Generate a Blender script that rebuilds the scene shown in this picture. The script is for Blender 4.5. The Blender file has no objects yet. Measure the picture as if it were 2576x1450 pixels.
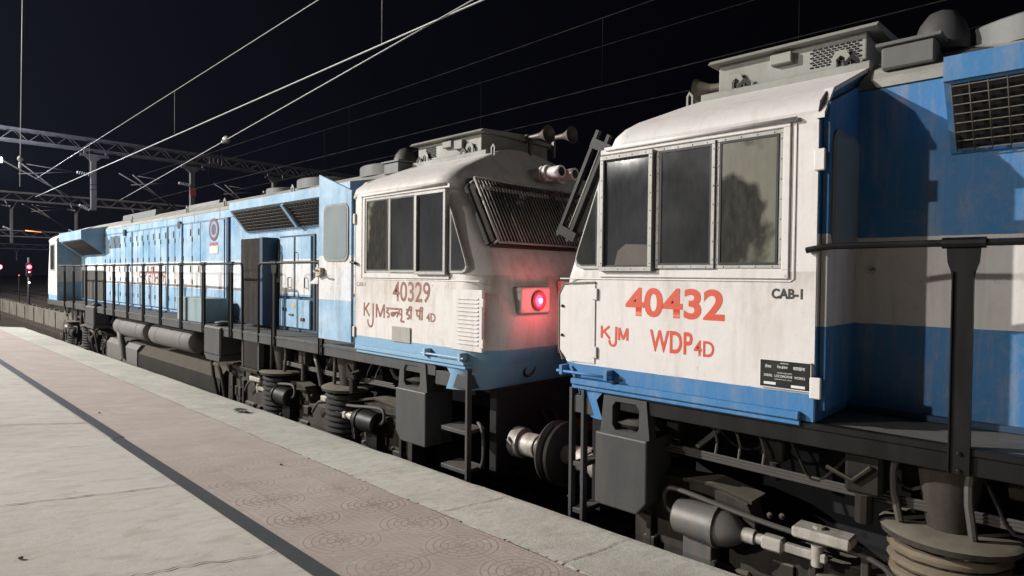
import bpy, bmesh, math, random
from mathutils import Vector, Matrix
random.seed(7)
C = bpy.context.scene.collection
SC = bpy.context.scene

# ------------------------------------------------------------------ camera
cam_d = bpy.data.cameras.new("camera"); cam = bpy.data.objects.new("camera", cam_d); C.objects.link(cam)
PHI, PITCH, ROLL = math.radians(46.04), math.radians(-1.09), math.radians(0.6)
fw = Vector((math.sin(PHI)*math.cos(PITCH), math.cos(PHI)*math.cos(PITCH), math.sin(PITCH)))
r0 = Vector((math.cos(PHI), -math.sin(PHI), 0)); u0 = r0.cross(fw)
rt = math.cos(ROLL)*r0 + math.sin(ROLL)*u0
up = -math.sin(ROLL)*r0 + math.cos(ROLL)*u0
cam.matrix_world = Matrix(((rt.x, up.x, -fw.x, 0), (rt.y, up.y, -fw.y, 0), (rt.z, up.z, -fw.z, 1.9), (0, 0, 0, 1)))
cam_d.sensor_width = 36; cam_d.lens = 36*1570/2576; cam_d.clip_end = 1000; cam_d.clip_start = 0.05
SC.camera = cam
SC.view_settings.view_transform = 'Standard'; SC.view_settings.look = 'None'
SC.view_settings.exposure = 0.30; SC.view_settings.gamma = 1.0
SC.cycles.max_bounces = 6; SC.cycles.diffuse_bounces = 1; SC.cycles.sample_clamp_indirect = 4

# ------------------------------------------------------------------ night sky
W = bpy.data.worlds.new("World"); SC.world = W; W.use_nodes = True
def sky():
    nt = W.node_tree; N = nt.nodes; L = nt.links
    bg = N["Background"]
    tc = N.new("ShaderNodeTexCoord"); sp = N.new("ShaderNodeVectorMath"); sp.operation = 'DOT_PRODUCT'
    sp.inputs[1].default_value = Vector((0.1, 0.96, -0.05))
    L.new(tc.outputs["Generated"], sp.inputs[0])
    cr = N.new("ShaderNodeValToRGB"); L.new(sp.outputs["Value"], cr.inputs[0])
    e = cr.color_ramp.elements
    e[0].position = 0.45; e[0].color = (0.0004, 0.0004, 0.0009, 1)
    e[1].position = 1.0; e[1].color = (0.0030, 0.0031, 0.0062, 1)
    m = e.new(0.8); m.color = (0.0008, 0.0008, 0.0018, 1)
    L.new(cr.outputs[0], bg.inputs[0]); bg.inputs[1].default_value = 1.0
sky()

# ------------------------------------------------------------------ station floodlights and added fill lights
def lamp(name, loc, energy, col, rad):
    d = bpy.data.lights.new(name, 'POINT'); d.energy = energy; d.color = col; d.shadow_soft_size = rad
    o = bpy.data.objects.new(name, d); o.location = loc; C.objects.link(o); return o
T = 55.0
lamp("floodlight", (4-.6*T, 1.3+.85*T, 2.9+.41*T), 168000, (1.0, 0.965, 0.92), 0.30)
T2 = 50.0
lamp("second_floodlight", (4-.6*T2, 1.3+.43*T2, 2.9+.15*T2), 16500, (1.0, 0.955, 0.90), 0.35)
lamp("rear_fill_light", (-14, -34, 13), 900, (1.0, 0.95, 0.92), 2.5)  # added soft fill for the shaded nose and cab rear wall, source invented
lamp("far_side_fill_light", (46, -22, 12), 1500, (0.75, 0.85, 1.0), 2.5)  # invented bluish fill light across the tracks, brightens the far engine's brow

# ------------------------------------------------------------------ node helpers
def mat(name):
    m = bpy.data.materials.new(name); m.use_nodes = True
    return m, m.node_tree.nodes, m.node_tree.links, m.node_tree.nodes["Principled BSDF"]
def nd(N, t, **kw):
    n = N.new(t)
    for k, v in kw.items(): setattr(n, k, v)
    return n
def math_(N, L, op, a, b=None, c=None):
    n = N.new("ShaderNodeMath"); n.operation = op
    for i, v in enumerate((a, b, c)):
        if v is None: continue
        if isinstance(v, (int, float)): n.inputs[i].default_value = v
        else: L.new(v, n.inputs[i])
    return n.outputs[0]
def mix(N, L, fac, a, b, blend='MIX'):
    n = N.new("ShaderNodeMix"); n.data_type = 'RGBA'; n.blend_type = blend
    for s, v in ((n.inputs[0], fac), (n.inputs[6], a), (n.inputs[7], b)):
        if isinstance(v, (int, float)): s.default_value = v
        elif isinstance(v, tuple): s.default_value = v if len(v) == 4 else (*v, 1)
        else: L.new(v, s)
    return n.outputs[2]
def noise(N, L, vec, scale, detail=6, rough=.6, sc=None, dist=0):
    mp = N.new("ShaderNodeMapping"); L.new(vec, mp.inputs[0])
    if sc: mp.inputs["Scale"].default_value = sc
    n = N.new("ShaderNodeTexNoise"); n.inputs["Scale"].default_value = scale
    n.inputs["Detail"].default_value = detail; n.inputs["Roughness"].default_value = rough
    n.inputs["Distortion"].default_value = dist
    L.new(mp.outputs[0], n.inputs["Vector"]); return n.outputs["Fac"]
def ramp(N, L, v, p0, p1, c0=(0, 0, 0, 1), c1=(1, 1, 1, 1)):
    r = N.new("ShaderNodeValToRGB"); L.new(v, r.inputs[0])
    r.color_ramp.elements[0].position = p0; r.color_ramp.elements[1].position = p1
    r.color_ramp.elements[0].color = c0; r.color_ramp.elements[1].color = c1
    return r.outputs[0]
def objco(N): return N.new("ShaderNodeTexCoord").outputs["Object"]
def bump(N, L, P, h, strength, dist=.01):
    b = N.new("ShaderNodeBump"); b.inputs["Strength"].default_value = strength; b.inputs["Distance"].default_value = dist
    L.new(h, b.inputs["Height"]); L.new(b.outputs[0], P.inputs["Normal"])

def plain(name, col, rough=.6, metal=0, var=.25, scale=6, dirt=(.09, .075, .055), dirtamt=.5, streak=(1, 1, .25), bmp=.15, dust=None):
    """painted or bare steel with grime in streaks and patches"""
    m, N, L, P = mat(name); co = objco(N)
    n1 = noise(N, L, co, scale, 8, .65, streak); n2 = noise(N, L, co, scale*5, 5, .7)
    d = math_(N, L, 'MULTIPLY', ramp(N, L, n1, .42, .72), dirtamt)
    base = mix(N, L, n2, tuple(c*(1-var) for c in col), tuple(min(1, c*(1+var)) for c in col))
    cc = mix(N, L, d, base, dirt)
    if dust:   # settled brake dust on whatever faces upward
        g = N.new("ShaderNodeNewGeometry"); sz = N.new("ShaderNodeSeparateXYZ"); L.new(g.outputs["Normal"], sz.inputs[0])
        k = math_(N, L, 'MULTIPLY', ramp(N, L, sz.outputs[2], .25, .85), math_(N, L, 'MULTIPLY_ADD', n1, 1.1, .1)); cc = mix(N, L, k, cc, dust)
    L.new(cc, P.inputs["Base Color"])
    P.inputs["Metallic"].default_value = metal
    L.new(math_(N, L, 'MULTIPLY_ADD', n1, .3, rough-.15), P.inputs["Roughness"])
    if bmp: bump(N, L, P, n2, bmp, .004)
    return m

def livery(name, bands, wear, dirtcol, chip=.0, rough=.5, fade=None, sill=None, keepwhite=None):
    """railway paint in horizontal bands (a list of (lower z, colour)), with run-off streaks and chips"""
    m, N, L, P = mat(name); co = objco(N)
    sx = nd(N, "ShaderNodeSeparateXYZ"); L.new(co, sx.inputs[0])
    z = math_(N, L, 'MULTIPLY_ADD', noise(N, L, co, 9, 2), .006, sx.outputs[2])
    col = None
    for z0, c in bands:
        if col is None: col = mix(N, L, 0.0, c, c)
        else: col = mix(N, L, math_(N, L, 'GREATER_THAN', z, z0), col, c)
    big = noise(N, L, co, 1.3, 6, .65)
    st = noise(N, L, co, 9, 7, .65, (1, 1, .10)); fine = noise(N, L, co, 42, 4, .6, (1, 1, .35)); blot = noise(N, L, co, 4.5, 8, .72, None, .7)
    bf = math_(N, L, 'MULTIPLY', ramp(N, L, big, .35, .72), .28 if fade is None else .75)
    if keepwhite and fade: bf = math_(N, L, 'MULTIPLY', bf, math_(N, L, 'LESS_THAN', z, keepwhite))
    col = mix(N, L, bf, col, fade or (.80, .82, .84), 'MIX' if fade else 'MULTIPLY')
    s = math_(N, L, 'MULTIPLY', ramp(N, L, st, .50, .76), wear)
    s = math_(N, L, 'ADD', s, math_(N, L, 'MULTIPLY', ramp(N, L, fine, .56, .8), wear*.45))
    s = math_(N, L, 'ADD', s, math_(N, L, 'MULTIPLY', ramp(N, L, blot, .52, .72), wear*.55))
    if sill:   # rain carries dirt down from the window sills
        mr = N.new("ShaderNodeMapRange"); L.new(z, mr.inputs[0]); mr.inputs[1].default_value = sill-.55; mr.inputs[2].default_value = sill; mr.inputs[3].default_value = 0; mr.inputs[4].default_value = 1
        k = math_(N, L, 'MULTIPLY', mr.outputs[0], math_(N, L, 'LESS_THAN', z, sill+.02))
        s = math_(N, L, 'ADD', s, math_(N, L, 'MULTIPLY', math_(N, L, 'MULTIPLY', k, ramp(N, L, noise(N, L, co, 5, 6, .65, (1, 1, .3)), .42, .7)), wear*1.6))
    s = math_(N, L, 'MINIMUM', s, .9)
    col = mix(N, L, s, col, dirtcol)
    if chip:
        ch = noise(N, L, co, 15, 8, .8); cl = ramp(N, L, noise(N, L, co, 1.6, 3, .5), .45, .6)
        col = mix(N, L, math_(N, L, 'MULTIPLY', math_(N, L, 'MULTIPLY', ramp(N, L, ch, .63, .66), cl), chip), col, (.06, .04, .032, 1))
    L.new(col, P.inputs["Base Color"])
    L.new(math_(N, L, 'MULTIPLY_ADD', st, .35, rough-.1), P.inputs["Roughness"])
    bump(N, L, P, noise(N, L, co, 5, 4, .6), .25, .02)
    return m

def emit(name, col, s):
    m, N, L, P = mat(name); P.inputs["Base Color"].default_value = (*col, 1)
    P.inputs["Emission Color"].default_value = (*col, 1); P.inputs["Emission Strength"].default_value = s
    return m
def glass(name, dark=(.012, .014, .018), dust=(.16, .165, .16), amt=.5, lo=.4, hi=.75):
    m, N, L, P = mat(name); co = objco(N)
    n = noise(N, L, co, 1.7, 4, .5, (1, 1, .8), .2); f = noise(N, L, co, 30, 4, .6, (1, 1, .3))
    d = math_(N, L, 'MULTIPLY', math_(N, L, 'MULTIPLY_ADD', f, .5, ramp(N, L, n, lo, hi)), amt)
    L.new(mix(N, L, d, dark, dust), P.inputs["Base Color"])
    L.new(math_(N, L, 'MULTIPLY_ADD', d, .12, .04), P.inputs["Roughness"]); P.inputs["Specular IOR Level"].default_value = .3
    return m

# ------------------------------------------------------------------ mesh builder
class MB:
    def __init__(s): s.bm = bmesh.new()
    def verts(s, pts): return [s.bm.verts.new(p) for p in pts]
    def face(s, pts): return s.bm.faces.new(s.verts(pts))
    def box(s, x0, x1, y0, y1, z0, z1, bev=0, M=None, seg=1):
        b = bmesh.new(); bmesh.ops.create_cube(b, size=1)
        for v in b.verts: v.co = Vector(((x0+x1)/2+v.co.x*(x1-x0), (y0+y1)/2+v.co.y*(y1-y0), (z0+z1)/2+v.co.z*(z1-z0)))
        if bev: bmesh.ops.bevel(b, geom=b.edges[:], offset=bev, segments=seg, affect='EDGES', profile=.5)
        s.merge(b, M); return s
    def merge(s, b, M=None):
        mp = {}
        for v in b.verts: mp[v] = s.bm.verts.new(M @ v.co if M else v.co)
        for f in b.faces:
            try:
                g = s.bm.faces.new([mp[v] for v in f.verts]); g.smooth = f.smooth
            except ValueError: pass
        b.free()
    def cyl(s, p0, p1, r, seg=12, r2=None, caps=True):
        p0, p1 = Vector(p0), Vector(p1); r2 = r if r2 is None else r2
        return s.rings([(p0, r), (p1, r2)], (p1-p0).normalized(), seg, caps)
    def lathe(s, p0, axis, prof, seg=20, caps=True):
        """prof: list of (distance along axis, radius)"""
        p0 = Vector(p0); axis = Vector(axis).normalized()
        return s.rings([(p0+axis*d, r) for d, r in prof], axis, seg, caps)
    def rings(s, rs, axis, seg, caps=True):
        a = axis.orthogonal().normalized(); b = axis.cross(a)
        prev = None; first = None
        for c, r in rs:
            cur = s.verts([c+(a*math.cos(2*math.pi*i/seg)+b*math.sin(2*math.pi*i/seg))*r for i in range(seg)])
            if prev:
                for i in range(seg):
                    f = s.bm.faces.new((prev[i], prev[(i+1) % seg], cur[(i+1) % seg], cur[i])); f.smooth = True
            else: first = cur
            prev = cur
        if caps and rs[0][1] > 1e-5: s.bm.faces.new(first[::-1])
        if caps and rs[-1][1] > 1e-5: s.bm.faces.new(prev)
        return s
    def tube(s, pts, r, seg=8, closed=False, smooth=0):
        pts = [Vector(p) for p in pts]
        for _ in range(smooth):
            q = [pts[0]]
            for a, b in zip(pts, pts[1:]): q += [a*.75+b*.25, a*.25+b*.75]
            q.append(pts[-1]); pts = q
        prev = None; n = len(pts); ref = None; first = None
        for i, p in enumerate(pts):
            t = ((pts[(i+1) % n]-pts[i-1]) if closed else (pts[min(i+1, n-1)]-pts[max(i-1, 0)])).normalized()
            if ref is None or abs(ref.dot(t)) > .97: ref = t.orthogonal().normalized()
            a = (ref-t*ref.dot(t)).normalized(); b = t.cross(a); ref = a
            cur = s.verts([p+(a*math.cos(2*math.pi*k/seg)+b*math.sin(2*math.pi*k/seg))*r for k in range(seg)])
            if prev:
                for k in range(seg):
                    f = s.bm.faces.new((prev[k], prev[(k+1) % seg], cur[(k+1) % seg], cur[k])); f.smooth = True
            else: first = cur
            prev = cur
        if closed:
            for k in range(seg): s.bm.faces.new((prev[k], prev[(k+1) % seg], first[(k+1) % seg], first[k]))
        else: s.bm.faces.new(first[::-1]); s.bm.faces.new(prev)
        return s
    def prism(s, prof, fn, d0, d1):
        """prof: outline (a, b); fn(a, b, d) -> point; extruded from d0 to d1"""
        A = s.verts([fn(a, b, d0) for a, b in prof]); B = s.verts([fn(a, b, d1) for a, b in prof])
        n = len(prof)
        for i in range(n): s.bm.faces.new((A[i], A[(i+1) % n], B[(i+1) % n], B[i]))
        s.bm.faces.new(A[::-1]); s.bm.faces.new(B); return s
    def build(s, name, m, parent=None, f=None, label=None, bev=0, wn=False):
        if f:
            for v in s.bm.verts: v.co = f(v.co)
        bmesh.ops.recalc_face_normals(s.bm, faces=s.bm.faces[:])
        for e in s.bm.edges:
            if len(e.link_faces) == 2 and e.calc_face_angle(0) > .6: e.smooth = False
        me = bpy.data.meshes.new(name); s.bm.to_mesh(me); s.bm.free()
        if m: me.materials.append(m)
        o = bpy.data.objects.new(name, me); C.objects.link(o)
        if parent: o.parent = parent
        if label: o["label"] = label
        if wn:
            w_ = o.modifiers.new("normals", 'WEIGHTED_NORMAL'); w_.weight = 90; w_.keep_sharp = True
        if bev:
            b = o.modifiers.new("bevel", 'BEVEL'); b.width = bev; b.segments = 2; b.limit_method = 'ANGLE'
        return o
def fx(a, b, d): return (d, a, b)      # outline in (u, z), extruded along x
def fy(a, b, d): return (a, d, b)      # outline in (x, z), extruded along u
def fz(a, b, d): return (a, b, d)
def tag(o, label, cat, group=None, kind=None):
    if label: o["label"] = label
    if cat: o["category"] = cat
    if group: o["group"] = group
    if kind: o["kind"] = kind
    return o
def thing(name, loc, label, cat, group=None):
    o = bpy.data.objects.new(name, None); o.location = loc; o.empty_display_size = .3; C.objects.link(o)
    return tag(o, label, cat, group)
def struct(mb, name, m): return tag(mb.build(name, m), None, None, None, "structure")

def text_mesh(s, bold=0):
    cu = bpy.data.curves.new("lettering", 'FONT'); cu.body = s; cu.offset = bold; cu.resolution_u = 5
    o = bpy.data.objects.new("lettering", cu); C.objects.link(o)
    dg = bpy.context.evaluated_depsgraph_get()
    me = bpy.data.meshes.new_from_object(o.evaluated_get(dg))
    bpy.data.objects.remove(o); bpy.data.curves.remove(cu)
    return me

# ================================================================== MATERIALS
BLUE = (.040, .18, .40, 1); WHITE = (.70, .665, .645, 1)
FBLUE = (.20, .40, .60, 1); FWHITE = (.80, .78, .76, 1)
ZR = .85
blk = plain("black_steel", (.0045, .0047, .005), .5, 0, .3, 5, (.045, .04, .034), .2); blk.node_tree.nodes["Principled BSDF"].inputs["Specular IOR Level"].default_value = .25
und = plain("underframe_grime", (.014, .013, .012), .85, 0, .4, 4, (.045, .036, .027), .6, dust=(.12, .10, .075, 1)); und.node_tree.nodes["Principled BSDF"].inputs["Specular IOR Level"].default_value = .2
bogm = plain("bogie_brown_grime", (.042, .034, .026), .9, 0, .5, 7, (.016, .014, .012), .95, dust=(.21, .185, .14, 1))
gry = plain("grey_steel", (.038, .041, .044), .55, 0, .3, 6, (.075, .066, .055), .6, dust=(.15, .14, .12, 1))
deckm = plain("chequer_deck", (.10, .098, .092), .8, 0, .45, 14, (.07, .06, .05), .6, (1, 1, 1))
roofg = plain("roof_grime", (.34, .33, .30), .7, 0, .2, 3, (.13, .12, .10), .6, (1, 1, 1))
acm = plain("roof_unit_paint", (.27, .27, .24), .6, 0, .15, 4, (.16, .15, .13), .5)
fanm = plain("fan_drum_grey", (.12, .125, .12), .6, 0, .2, 4, (.09, .085, .075), .5)
alum = plain("window_aluminium", (.40, .395, .37), .5, .1, .15, 8, (.16, .14, .11), .5)
rub = plain("rubber_seal", (.012, .012, .012), .6, 0, .3, 8, (.05, .045, .04), .3)
meshm = plain("wire_mesh_rusty", (.10, .085, .065), .7, .2, .4, 20, (.04, .03, .025), .6)
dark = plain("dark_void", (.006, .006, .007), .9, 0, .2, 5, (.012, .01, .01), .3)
louv = plain("sooty_louvre", (.055, .05, .043), .8, 0, .3, 8, (.02, .018, .016), .7)
rust = plain("rusty_fitting", (.20, .13, .075), .8, .1, .4, 12, (.06, .05, .04), .6)
buffm = plain("greasy_buffer", (.42, .39, .35), .55, .2, .3, 9, (.09, .07, .05), .8)
buffd = plain("buffer_plate_black", (.05, .048, .046), .5, .3, .3, 9, (.12, .10, .08), .4)
tankm = plain("reservoir_grey", (.11, .105, .10), .7, 0, .2, 4, (.09, .08, .065), .6)
copper = plain("pipe_steel", (.06, .055, .05), .6, 0, .3, 10, (.08, .07, .055), .5)
redp = emit("red_marker_lens", (1.0, .02, .06), 9)
redcore = emit("red_marker_core", (1.0, .45, .5), 30)
redlet = plain("orange_red_lettering", (.62, .075, .028), .5, 0, .08, 9, (.4, .1, .06), .2)
brnlet = plain("brown_red_lettering", (.22, .065, .045), .6, 0, .2, 9, (.42, .28, .23), .55)
blklet = plain("black_lettering", (.02, .02, .02), .6, 0, .2, 9, (.2, .19, .18), .25)
grylet = plain("faded_grey_lettering", (.20, .17, .16), .6, 0, .2, 9, (.4, .36, .33), .4)
whtlet = plain("white_lettering", (.75, .75, .72), .6, 0, .05, 9, (.4, .4, .4), .2)
platem = plain("builder_plate_black", (.012, .013, .012), .35, 0, .2, 9, (.03, .03, .03), .4)
yell = plain("yellow_notice", (.55, .42, .16), .6, 0, .2, 20, (.3, .2, .1), .5)
boxteal = plain("pale_teal_cabinet", (.22, .31, .33), .55, 0, .15, 4, (.10, .11, .10), .6)

# ================================================================== LOCOMOTIVE
class Loco:
    def __init__(s, yn, dr, su, zk, label, blue, white, wear, dirtcol, chip, fade):
        s.yn, s.dr, s.su, s.zk = yn, dr, su, zk
        s.root = thing("diesel_locomotive", (5.5, yn, -ZR), label, "locomotive", "coupled diesel locomotives")
        Z = lambda z: s.zm(z)+ZR
        s.cabm = livery("cab_livery", [(-9, blue), (Z(1.20), white)], wear, dirtcol, chip, fade=fade and (.24, .42, .58, 1), sill=Z(1.93), keepwhite=Z(1.20))
        s.hoodm = livery("hood_livery", [(-9, blue), (Z(1.615), white), (Z(2.18), blue)], wear*1.35, (.14, .13, .13, 1) if fade else dirtcol, chip, fade=fade)
        s.skirt = livery("skirt_livery", [(-9, blue)], wear*1.1, (.36, .38, .38, 1), chip, fade=fade and (.26, .43, .58, 1))
        s.whitem = livery("white_paint", [(-9, white)], wear, dirtcol, chip)
        s.bluem = livery("blue_paint", [(-9, blue)], wear, dirtcol, chip, fade=fade)
    def zm(s, z): return z if z < 1.03 else 1.03+(z-1.03)*s.zk
    def f(s, v): return Vector((v.x-5.5, s.dr*s.su*v.y, s.zm(v.z)+ZR))
    def u(s, y): return (y-s.yn)/(s.dr*s.su)
    def part(s, mb, name, m, parent=None, label=None, bev=0, wn=False):
        return mb.build(name, m, parent or s.root, s.f, label, bev, wn)
    def lettering(s, txt, yL, yR, z0, z1, m, x=3.9982, bold=0, name="lettering", parent=None, items=None):
        """text lying on the platform side, read from +Y to -Y; world y limits"""
        items = items or [(txt, 0, 0, 1, 1)]
        bm = bmesh.new(); base = None
        for t, *_ in items:
            me = text_mesh(t, bold)
            xs = [v.co.x for v in me.vertices]; ys = [v.co.y for v in me.vertices]
            x0, x1, y0, y1 = min(xs), max(xs), min(ys), max(ys)
            for v in me.vertices:
                a = (v.co.x-x0)/(x1-x0); b = (v.co.y-y0)/(y1-y0)
                v.co = Vector((x-5.5, yL+(yR-yL)*a-s.yn, z0+(z1-z0)*b+ZR))
            bm.from_mesh(me); bpy.data.meshes.remove(me)
        o = bpy.data.meshes.new(name); bm.to_mesh(o); bm.free(); o.materials.append(m)
        ob = bpy.data.objects.new(name, o); C.objects.link(ob); ob.parent = parent or s.root; return ob
    def strokes(s, glyphs, yL, yR, z0, z1, m, w, x=3.9982, name="lettering", parent=None):
        """glyphs: polylines in a unit box (0..1, 0..1), drawn as flat ribbons"""
        bm = bmesh.new()
        for pl in glyphs:
            P = [Vector((yL+(yR-yL)*a, z0+(z1-z0)*b)) for a, b in pl]
            for _ in range(2):
                if len(P) < 3: break
                q = [P[0]]
                for a, b in zip(P, P[1:]): q += [a*.75+b*.25, a*.25+b*.75]
                q.append(P[-1]); P = q
            prev = None
            for i, p in enumerate(P):
                t = (P[min(i+1, len(P)-1)]-P[max(i-1, 0)]).normalized(); n = Vector((-t.y, t.x))*w/2
                cur = [bm.verts.new((x-5.5, (p+k*n).x-s.yn, (p+k*n).y+ZR)) for k in (1, -1)]
                if prev: bm.faces.new((prev[0], prev[1], cur[1], cur[0]))
                prev = cur
            x -= .00002
        me = bpy.data.meshes.new(name); bm.to_mesh(me); bm.free(); me.materials.append(m)
        ob = bpy.data.objects.new(name, me); C.objects.link(ob); ob.parent = parent or s.root; return ob

# cab shell: plan outlines at several heights, front rounded at both corners
CABZ = [(1.03, 1.5, .14, .34), (1.2, 1.5, .04, .34), (1.5, 1.5, 0, .34), (1.9, 1.5, .08, .33), (2.2, 1.5, .20, .32), (2.55, 1.5, .37, .30),
        (2.86, 1.5, .53, .24), (2.92, 1.515, .55, .22), (2.98, 1.49, .58, .19), (3.05, 1.40, .62, .15), (3.12, 1.26, .66, .11), (3.3, .82, .80, .07), (3.42, .52, .90, .05), (3.5, .25, .97, .04), (3.52, .02, 1.0, .01)]
def outline(w, uf, R, rear, n=7):
    p = [(-w, rear)]
    for i in range(n+1):
        a = math.pi/2*i/n; p.append((-w+R*(1-math.cos(a)), uf+R*(1-math.sin(a))))
    q = [(-x, u) for x, u in reversed(p)]
    return p+q
def cab_shell(rear):
    mb = MB(); prev = None; first = None
    for z, w, uf, R in CABZ:
        cur = mb.verts([(5.5+x, u, z) for x, u in outline(w, uf, R, rear)])
        n = len(cur)
        if prev:
            for i in range(n):
                f = mb.bm.faces.new((prev[i], prev[(i+1) % n], cur[(i+1) % n], cur[i])); f.smooth = i < n-1
        else: first = cur
        prev = cur
    mb.bm.faces.new(prev); mb.bm.faces.new(first)
    return mb

def frame_panel(mb, u0, u1, z0, z1, wd, x0, x1):
    mb.box(x0, x1, u0, u1, z1-wd, z1, .004); mb.box(x0, x1, u0, u1, z0, z0+wd, .004)
    mb.box(x0, x1, u0, u0+wd, z0+wd, z1-wd, .004); mb.box(x0, x1, u1-wd, u1, z0+wd, z1-wd, .004)
    return mb

def build_loco(lo, near):
    P = lo.part; REAR = 2.15
    # ---------------- cab
    cab = P(cab_shell(REAR), "cab", lo.cabm, wn=True)
    # skirt below the cab: lip along the side, apron round the nose
    mb = MB(); mb.box(3.955, 4.08, .30, REAR-.07, 1.035, 1.085, .008); mb.box(3.975, 4.08, .30, REAR-.07, 1.0, 1.035, .006)
    P(mb, "cab_sill", lo.skirt)
    mb = MB(); prev = None
    for z, uf, R, back in ((1.03, .14, .34, .62), (.93, .19, .34, .5), (.78, .27, .32, .36)):
        o = outline(1.5, uf, R, max(back, uf+R))
        cur = mb.verts([(5.5+x, u, z) for x, u in o])
        if prev:
            for i in range(len(cur)-1):
                f = mb.bm.faces.new((prev[i], prev[i+1], cur[i+1], cur[i])); f.smooth = True
        prev = cur
    P(mb, "nose_apron", lo.skirt)
    # gutter over the side windows
    for sx in (-1, 1):
        x = 5.5+sx*1.5; mb = MB()
        mb.tube([(x+sx*.022, .60, 2.885), (x+sx*.022, REAR-.12, 2.885)], .014, 8); P(mb, "rain_gutter", lo.whitem)
    # side window set on both sides
    for sx in (-1, 1):
        X = 5.5+sx*1.5; o = lambda d: X+sx*d
        g = near and sx < 0
        def bx(mb, d0, d1, *a): mb.box(min(o(d0), o(d1)), max(o(d0), o(d1)), *a)
        # surround
        mb = MB(); d0, d1 = -.01, .014
        bx(mb, d0, d1, .55, 1.99, 2.845, 2.885, .004); bx(mb, d0, d1, .55, 1.99, 1.90, 1.955, .004); bx(mb, d0, d1, 1.945, 1.99, 1.955, 2.845, .004)
        P(mb, "window_surround", lo.whitem)
        # three sashes; the front one stands proud
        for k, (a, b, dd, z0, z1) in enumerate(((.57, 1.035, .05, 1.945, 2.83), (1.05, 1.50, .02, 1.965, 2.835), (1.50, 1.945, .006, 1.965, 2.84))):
            mb = MB(); w = .026 if k else .034
            for (p, q, r, s_) in ((a, b, z1-w, z1), (a, b, z0, z0+w), (a, a+w, z0+w, z1-w), (b-w, b, z0+w, z1-w)):
                bx(mb, -.005, dd, p, q, r, s_, .003)
            if g:
                for q in range(7):
                    zz = z0+.06+(z1-z0-.12)*q/6
                    for uu in (a+w/2, b-w/2): mb.lathe((o(dd), uu, zz), (sx, 0, 0), [(0, .006), (.004, .004), (.005, .001)], 6)
                for q in range(4):
                    uu = a+.06+(b-a-.12)*q/3
                    for zz in (z0+w/2, z1-w/2): mb.lathe((o(dd), uu, zz), (sx, 0, 0), [(0, .006), (.004, .004), (.005, .001)], 6)
            sash = P(mb, "side_window", alum)
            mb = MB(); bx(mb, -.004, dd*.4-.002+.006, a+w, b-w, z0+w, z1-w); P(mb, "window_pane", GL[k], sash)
            mb = MB(); t = .014
            for (p, q, r, s_) in ((a+w, b-w, z1-w-t, z1-w), (a+w, b-w, z0+w, z0+w+t), (a+w, a+w+t, z0+w+t, z1-w-t), (b-w-t, b-w, z0+w+t, z1-w-t)):
                bx(mb, -.003, dd*.4+.009, p, q, r, s_)
            P(mb, "rubber_seal", rub, sash)
            if sx < 0 and near and k == 0: mb = MB(); mb.prism([(.70, 1.985), (.99, 1.985), (.99, 2.14), (.80, 2.15), (.73, 2.10)], fx, o(.02), o(dd*.4+.0065)); P(mb, "pane_patch", plain("tan_patch", (.085, .072, .06), .7, 0, .2, 9), sash)  # tan patch over the lower part of the front pane
        # quarter light in front
        tri = [(.545, 2.66), (.545, 1.965), (.37, 1.965), (.325, 1.985), (.31, 2.03), (.33, 2.10)]
        def inset(pts, k):
            c = (sum(p[0] for p in pts)/len(pts), sum(p[1] for p in pts)/len(pts))
            return [(c[0]+(p[0]-c[0])*k, c[1]+(p[1]-c[1])*k) for p in pts]
        mb = MB(); mb.prism(tri, fx, o(-.02), o(.016)); q = P(mb, "quarter_window", alum)
        mb = MB(); mb.prism(inset(tri, .84), fx, o(-.02), o(.020)); P(mb, "rubber_seal", rub, q)
        mb = MB(); mb.prism(inset(tri, .76), fx, o(-.02), o(.022)); P(mb, "window_pane", GL[1], q)
        # weld line below the windows
        mb = MB(); mb.tube([(o(.002), .15, 1.885), (o(.002), 2.0, 1.885), (o(.002), 2.02, 1.9), (o(.002), 2.02, 2.88)], .006, 5)
        P(mb, "weld_bead", lo.whitem)
        # grab handle on the sill
        ga, gb, gz = ((.20, .70, 1.135) if near else (.30, .86, 1.115))
        mb = MB(); mb.tube([(o(.07), ga-.02, gz), (o(.07), gb+.02, gz)], .011, 8)
        for u in (ga+.03, gb-.03): mb.box(min(o(-.01), o(.085)), max(o(-.01), o(.085)), u-.018, u+.018, gz-.03, gz+.05, .004)
        P(mb, "grab_handle", lo.bluem)
        # side hatch or louvred vent beside the nose
        if near:
            mb = MB()
            prof = [(.16, 1.30), (.155, 1.75), (.20, 1.83), (.51, 1.845), (.51, 1.215), (.24, 1.215)]
            mb.prism(prof, fx, o(-.03), o(.008)); h = P(mb, "nose_hatch", lo.whitem)
            for z in (1.30, 1.76): mb = MB(); bx(mb, -.002, .018, .487, .535, z-.04, z+.05, .004); P(mb, "hinge", lo.whitem, h)
            mb = MB(); mb.tube([(o(.004), .19, 1.22), (o(.004), .15, 1.31), (o(.004), .148, 1.76), (o(.004), .20, 1.842), (o(.004), .51, 1.855)], .010, 6)
            P(mb, "perished_seal", rust if 0 else plain("perished_grey_seal", (.20, .18, .14), .9, 0, .5, 20), h)
            for z in (1.42, 1.66): mb = MB(); mb.lathe((o(.0), .185, z), (sx, 0, 0), [(0, .012), (.02, .012), (.024, .006)], 8); P(mb, "latch", blk, h)
        else:
            mb = MB(); bx(mb, -.02, .012, .10, .50, 1.185, 1.80, .006); h = P(mb, "louvred_vent", lo.whitem)
            mb = MB()
            for k in range(12):
                z = 1.25+k*.041
                mb.prism([(.010, z), (.022, z+.003), (.022, z+.008), (.010, z+.022)], lambda a, b, d: (X+sx*a, d, b), .15, .42)
            P(mb, "louvre", lo.whitem, h)
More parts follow.
